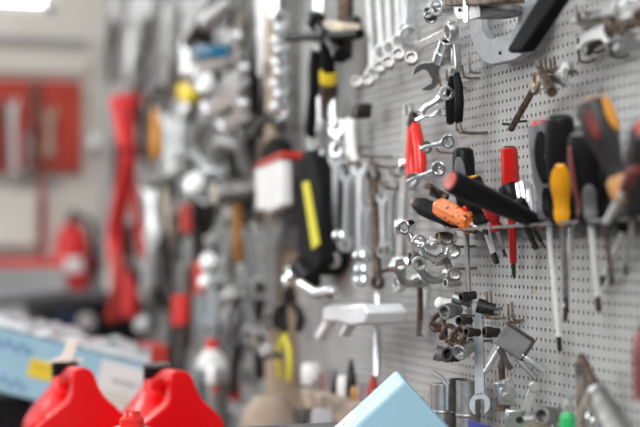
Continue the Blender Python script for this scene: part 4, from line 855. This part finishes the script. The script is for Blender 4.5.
# further clutter along the bench, right of the can
P = bench_at(242, 2.75); hh = PZ(242, 378, 2.75).z - BENCH
single('red_box', MB().box((0, 0, hh / 2), (.062, .08, hh)), 'red_strap', 'bright red box standing right of the tall spray can', 'box', T(P) @ rotz(-.2), bevel=.006)
P = bench_at(270, 2.15); hh = PZ(270, 396, 2.15).z - BENCH
single('cloth_roll', MB().lathe([(.040, 0), (.046, .02), (.048, hh * .6), (.040, hh * .9), (.022, hh), (.010, hh)], 24), 'tan_cloth', 'tan cloth bundle right of the bright red box', 'cloth', T(P))
P = bench_at(262, 2.25); single('ball_cap', MB().ball((0, 0, PZ(265, 408, 2.25).z - BENCH - .012), .014).cyl((0, 0, 0), (0, 0, PZ(265, 408, 2.25).z - BENCH - .02), .008), 'white_plastic', 'small white round knob in front of the tan bundle', 'knob', T(P))
a_, b_ = Vector((XW - .03, PX(232, 345).y, PX(232, 345, .03).z - .03)), Vector((XW - .03, PX(306, 382).y, PX(306, 382, .03).z - .03))
hy = a_.y - b_.y
single('drawer_unit', MB().box((0, 0, 0), (.05, hy + .6, .16)).box((-.026, 0, .02), (.004, hy + .56, .05)), 'cabinet_grey', 'grey metal drawer unit low against the far wall', 'drawer unit', T(Vector((XW - .03, (a_.y + b_.y) / 2 + .28, BENCH + .081))), bevel=.003)
for x, z, r, m, l in ((290, 2.15, .022, 'grimy_dark', 'brown round lump under the left end of the ledge'), (312, 2.0, .02, 'dark_steel', 'dark round tin below the ledge'), (330, 1.95, .024, 'cabinet_grey', 'grey tin below the ledge, left of the blue carton')):
    P = bench_at(x, z); hh = PZ(x, 409, z).z - BENCH
    single('tin', MB().lathe([(r, 0), (r, hh - .004), (r * .9, hh)], 20), m, l, 'tin', T(P))
# thin dark blue edge along the bottom
p0, p1 = PZ(215, 431, 1.53), PZ(345, 425, 1.585); e3 = (p1 - p0); Lq = e3.length
zt_ = PZ(330, 427, 1.58).z - BENCH
mx2 = Matrix(((e3.x / Lq, -e3.y / Lq, 0), (e3.y / Lq, e3.x / Lq, 0), (0, 0, 1))).to_4x4(); mx2.translation = Vector((p0.x, p0.y, BENCH))
e = thing('low_carton', 'low dark carton with pale rim at the bottom edge, left of the tilted carton', 'carton', mx2)
part('box', MB().box((Lq / 2, .02, zt_ / 2 - .002), (Lq, .04, zt_ - .004)), 'navy_paper', e, .001); part('lid', MB().box((Lq / 2, .02, zt_ - .001), (Lq + .004, .044, .002)), 'midgrey_plastic', e, .0008)
# tilted blue carton, corner up
z1, z2 = 1.40, 1.455
A = PZ(405.5, 382, z1); Bk = PZ(397, 370.5, z2); dv = (Bk - A).normalized()
e1 = (PZ(355, 428, z1) - A); e1 = (e1 - dv * e1.dot(dv)).normalized(); e2 = e1.cross(dv).normalized()
if e2.dot(PZ(455, 427, z1) - A) < 0: e2 = -e2
D = (Bk - A).length; S2 = .10; S1 = (BENCH + .001 - A.z - S2 * e2.z - min(0, D * dv.z)) / e1.z
m = Matrix((e1, e2, dv)).transposed().to_4x4(); m.translation = A
if m.to_3x3().determinant() < 0: m = Matrix((e2, e1, dv)).transposed().to_4x4(); m.translation = A; sw = True
else: sw = False
dx, dy = (S2, S1) if sw else (S1, S2)
e = thing('tilted_carton', 'light blue carton balanced corner up against the ledge, nearest the camera', 'carton', m)
part('box', MB().box((dx / 2, dy / 2, D / 2), (dx, dy, D)), 'carton_blue', e, .0012)
# paler side face (the e1 side) and its white label
def side(x0, x1, m_, nm, d0, d1, th=.0008):
    c = ((x0 + x1) / 2, -th / 2, (d0 + d1) / 2); s = (x1 - x0, th, d1 - d0)
    if sw: c = (c[1], c[0], c[2]); s = (s[1], s[0], s[2])
    return part(nm, MB().box(c, s), m_, e)
side(.002, S1, 'carton_pale', 'pale_side', .001, D - .001)
side(.058, .13, 'paper', 'white_label', D * .38, D - .004, .0014)
yax = -dv; xax = -e1; nax = -e2               # lettering reads upwards along the edge
mt = Matrix((xax, -yax * -1 if False else (nax.cross(xax)), nax)).transposed().to_4x4()
mt.translation = A + e1 * .088 + dv * D * .60 - e2 * .0016
text('ADVIAVAC', .0085, 'ink', e, m.inverted() @ mt)
# small dark blue label at the ledge
P = PX(479, 428, .0592); single('blue_label', MB().box((0, 0, 0), (.002, .05, .010)), 'navy_paper', 'small dark blue label on the ledge front under the flat spanner', 'label', T(P))
# ================================================================== light
wd = bpy.data.worlds.new('world'); bpy.context.scene.world = wd; wd.use_nodes = True; nt = wd.node_tree
bg = nt.nodes['Background']; tc = nt.nodes.new('ShaderNodeTexCoord'); sx = nt.nodes.new('ShaderNodeSeparateXYZ'); rp = nt.nodes.new('ShaderNodeValToRGB')
nt.links.new(tc.outputs['Generated'], sx.inputs[0]); mr = nt.nodes.new('ShaderNodeMapRange'); mr.inputs['From Min'].default_value = -1
nt.links.new(sx.outputs['Z'], mr.inputs['Value']); nt.links.new(mr.outputs['Result'], rp.inputs['Fac']); nt.links.new(rp.outputs['Color'], bg.inputs['Color'])
cr = rp.color_ramp; cr.elements[0].color = (.05, .048, .045, 1); cr.elements[0].position = .44; cr.elements[1].color = (.96, .98, 1.0, 1); cr.elements[1].position = .70
e_ = cr.elements.new(.52); e_.color = (.30, .30, .30, 1); e_ = cr.elements.new(.60); e_.color = (.9, .92, .94, 1)
bg.inputs['Strength'].default_value = .66
def area(name, loc, tgt, sx_, sy_, W, col=(1, 1, 1)):
    l = bpy.data.lights.new(name, 'AREA'); l.shape = 'RECTANGLE'; l.size = sx_; l.size_y = sy_; l.energy = W; l.color = col
    o = bpy.data.objects.new(name, l); C.objects.link(o); o.location = loc; o.rotation_euler = (Vector(tgt) - Vector(loc)).to_track_quat('-Z', 'Y').to_euler(); return o
area('window_light', (-2.6, 3.6, 2.4), (.6, 1.8, 1.4), 1.8, 1.4, 44, (.95, .98, 1))
area('overhead_fill', (-.5, 2.6, 3.3), (-.2, 2.6, 0), .4, 2.6, 13, (1, 1, 1))  # unseen overhead light, added without any fixture
area('overhead_fill', (-.9, -.5, 2.9), (.4, 1.9, 1.35), 1.0, 1.8, 52, (1, 1, 1))  # fill added behind the camera to brighten faces turned towards it
area('daylight', ((wx0 + wx1) / 2, BW + .5, (wz0 + wz1) / 2 + .1), ((wx0 + wx1) / 2, 0, 1.6), 1.4, 1.2, 45, (.96, .98, 1))
vs = bpy.context.scene.view_settings; vs.view_transform = 'Standard'; vs.look = 'None'; vs.gamma = 1; vs.exposure = .28; vs.use_curve_mapping = False
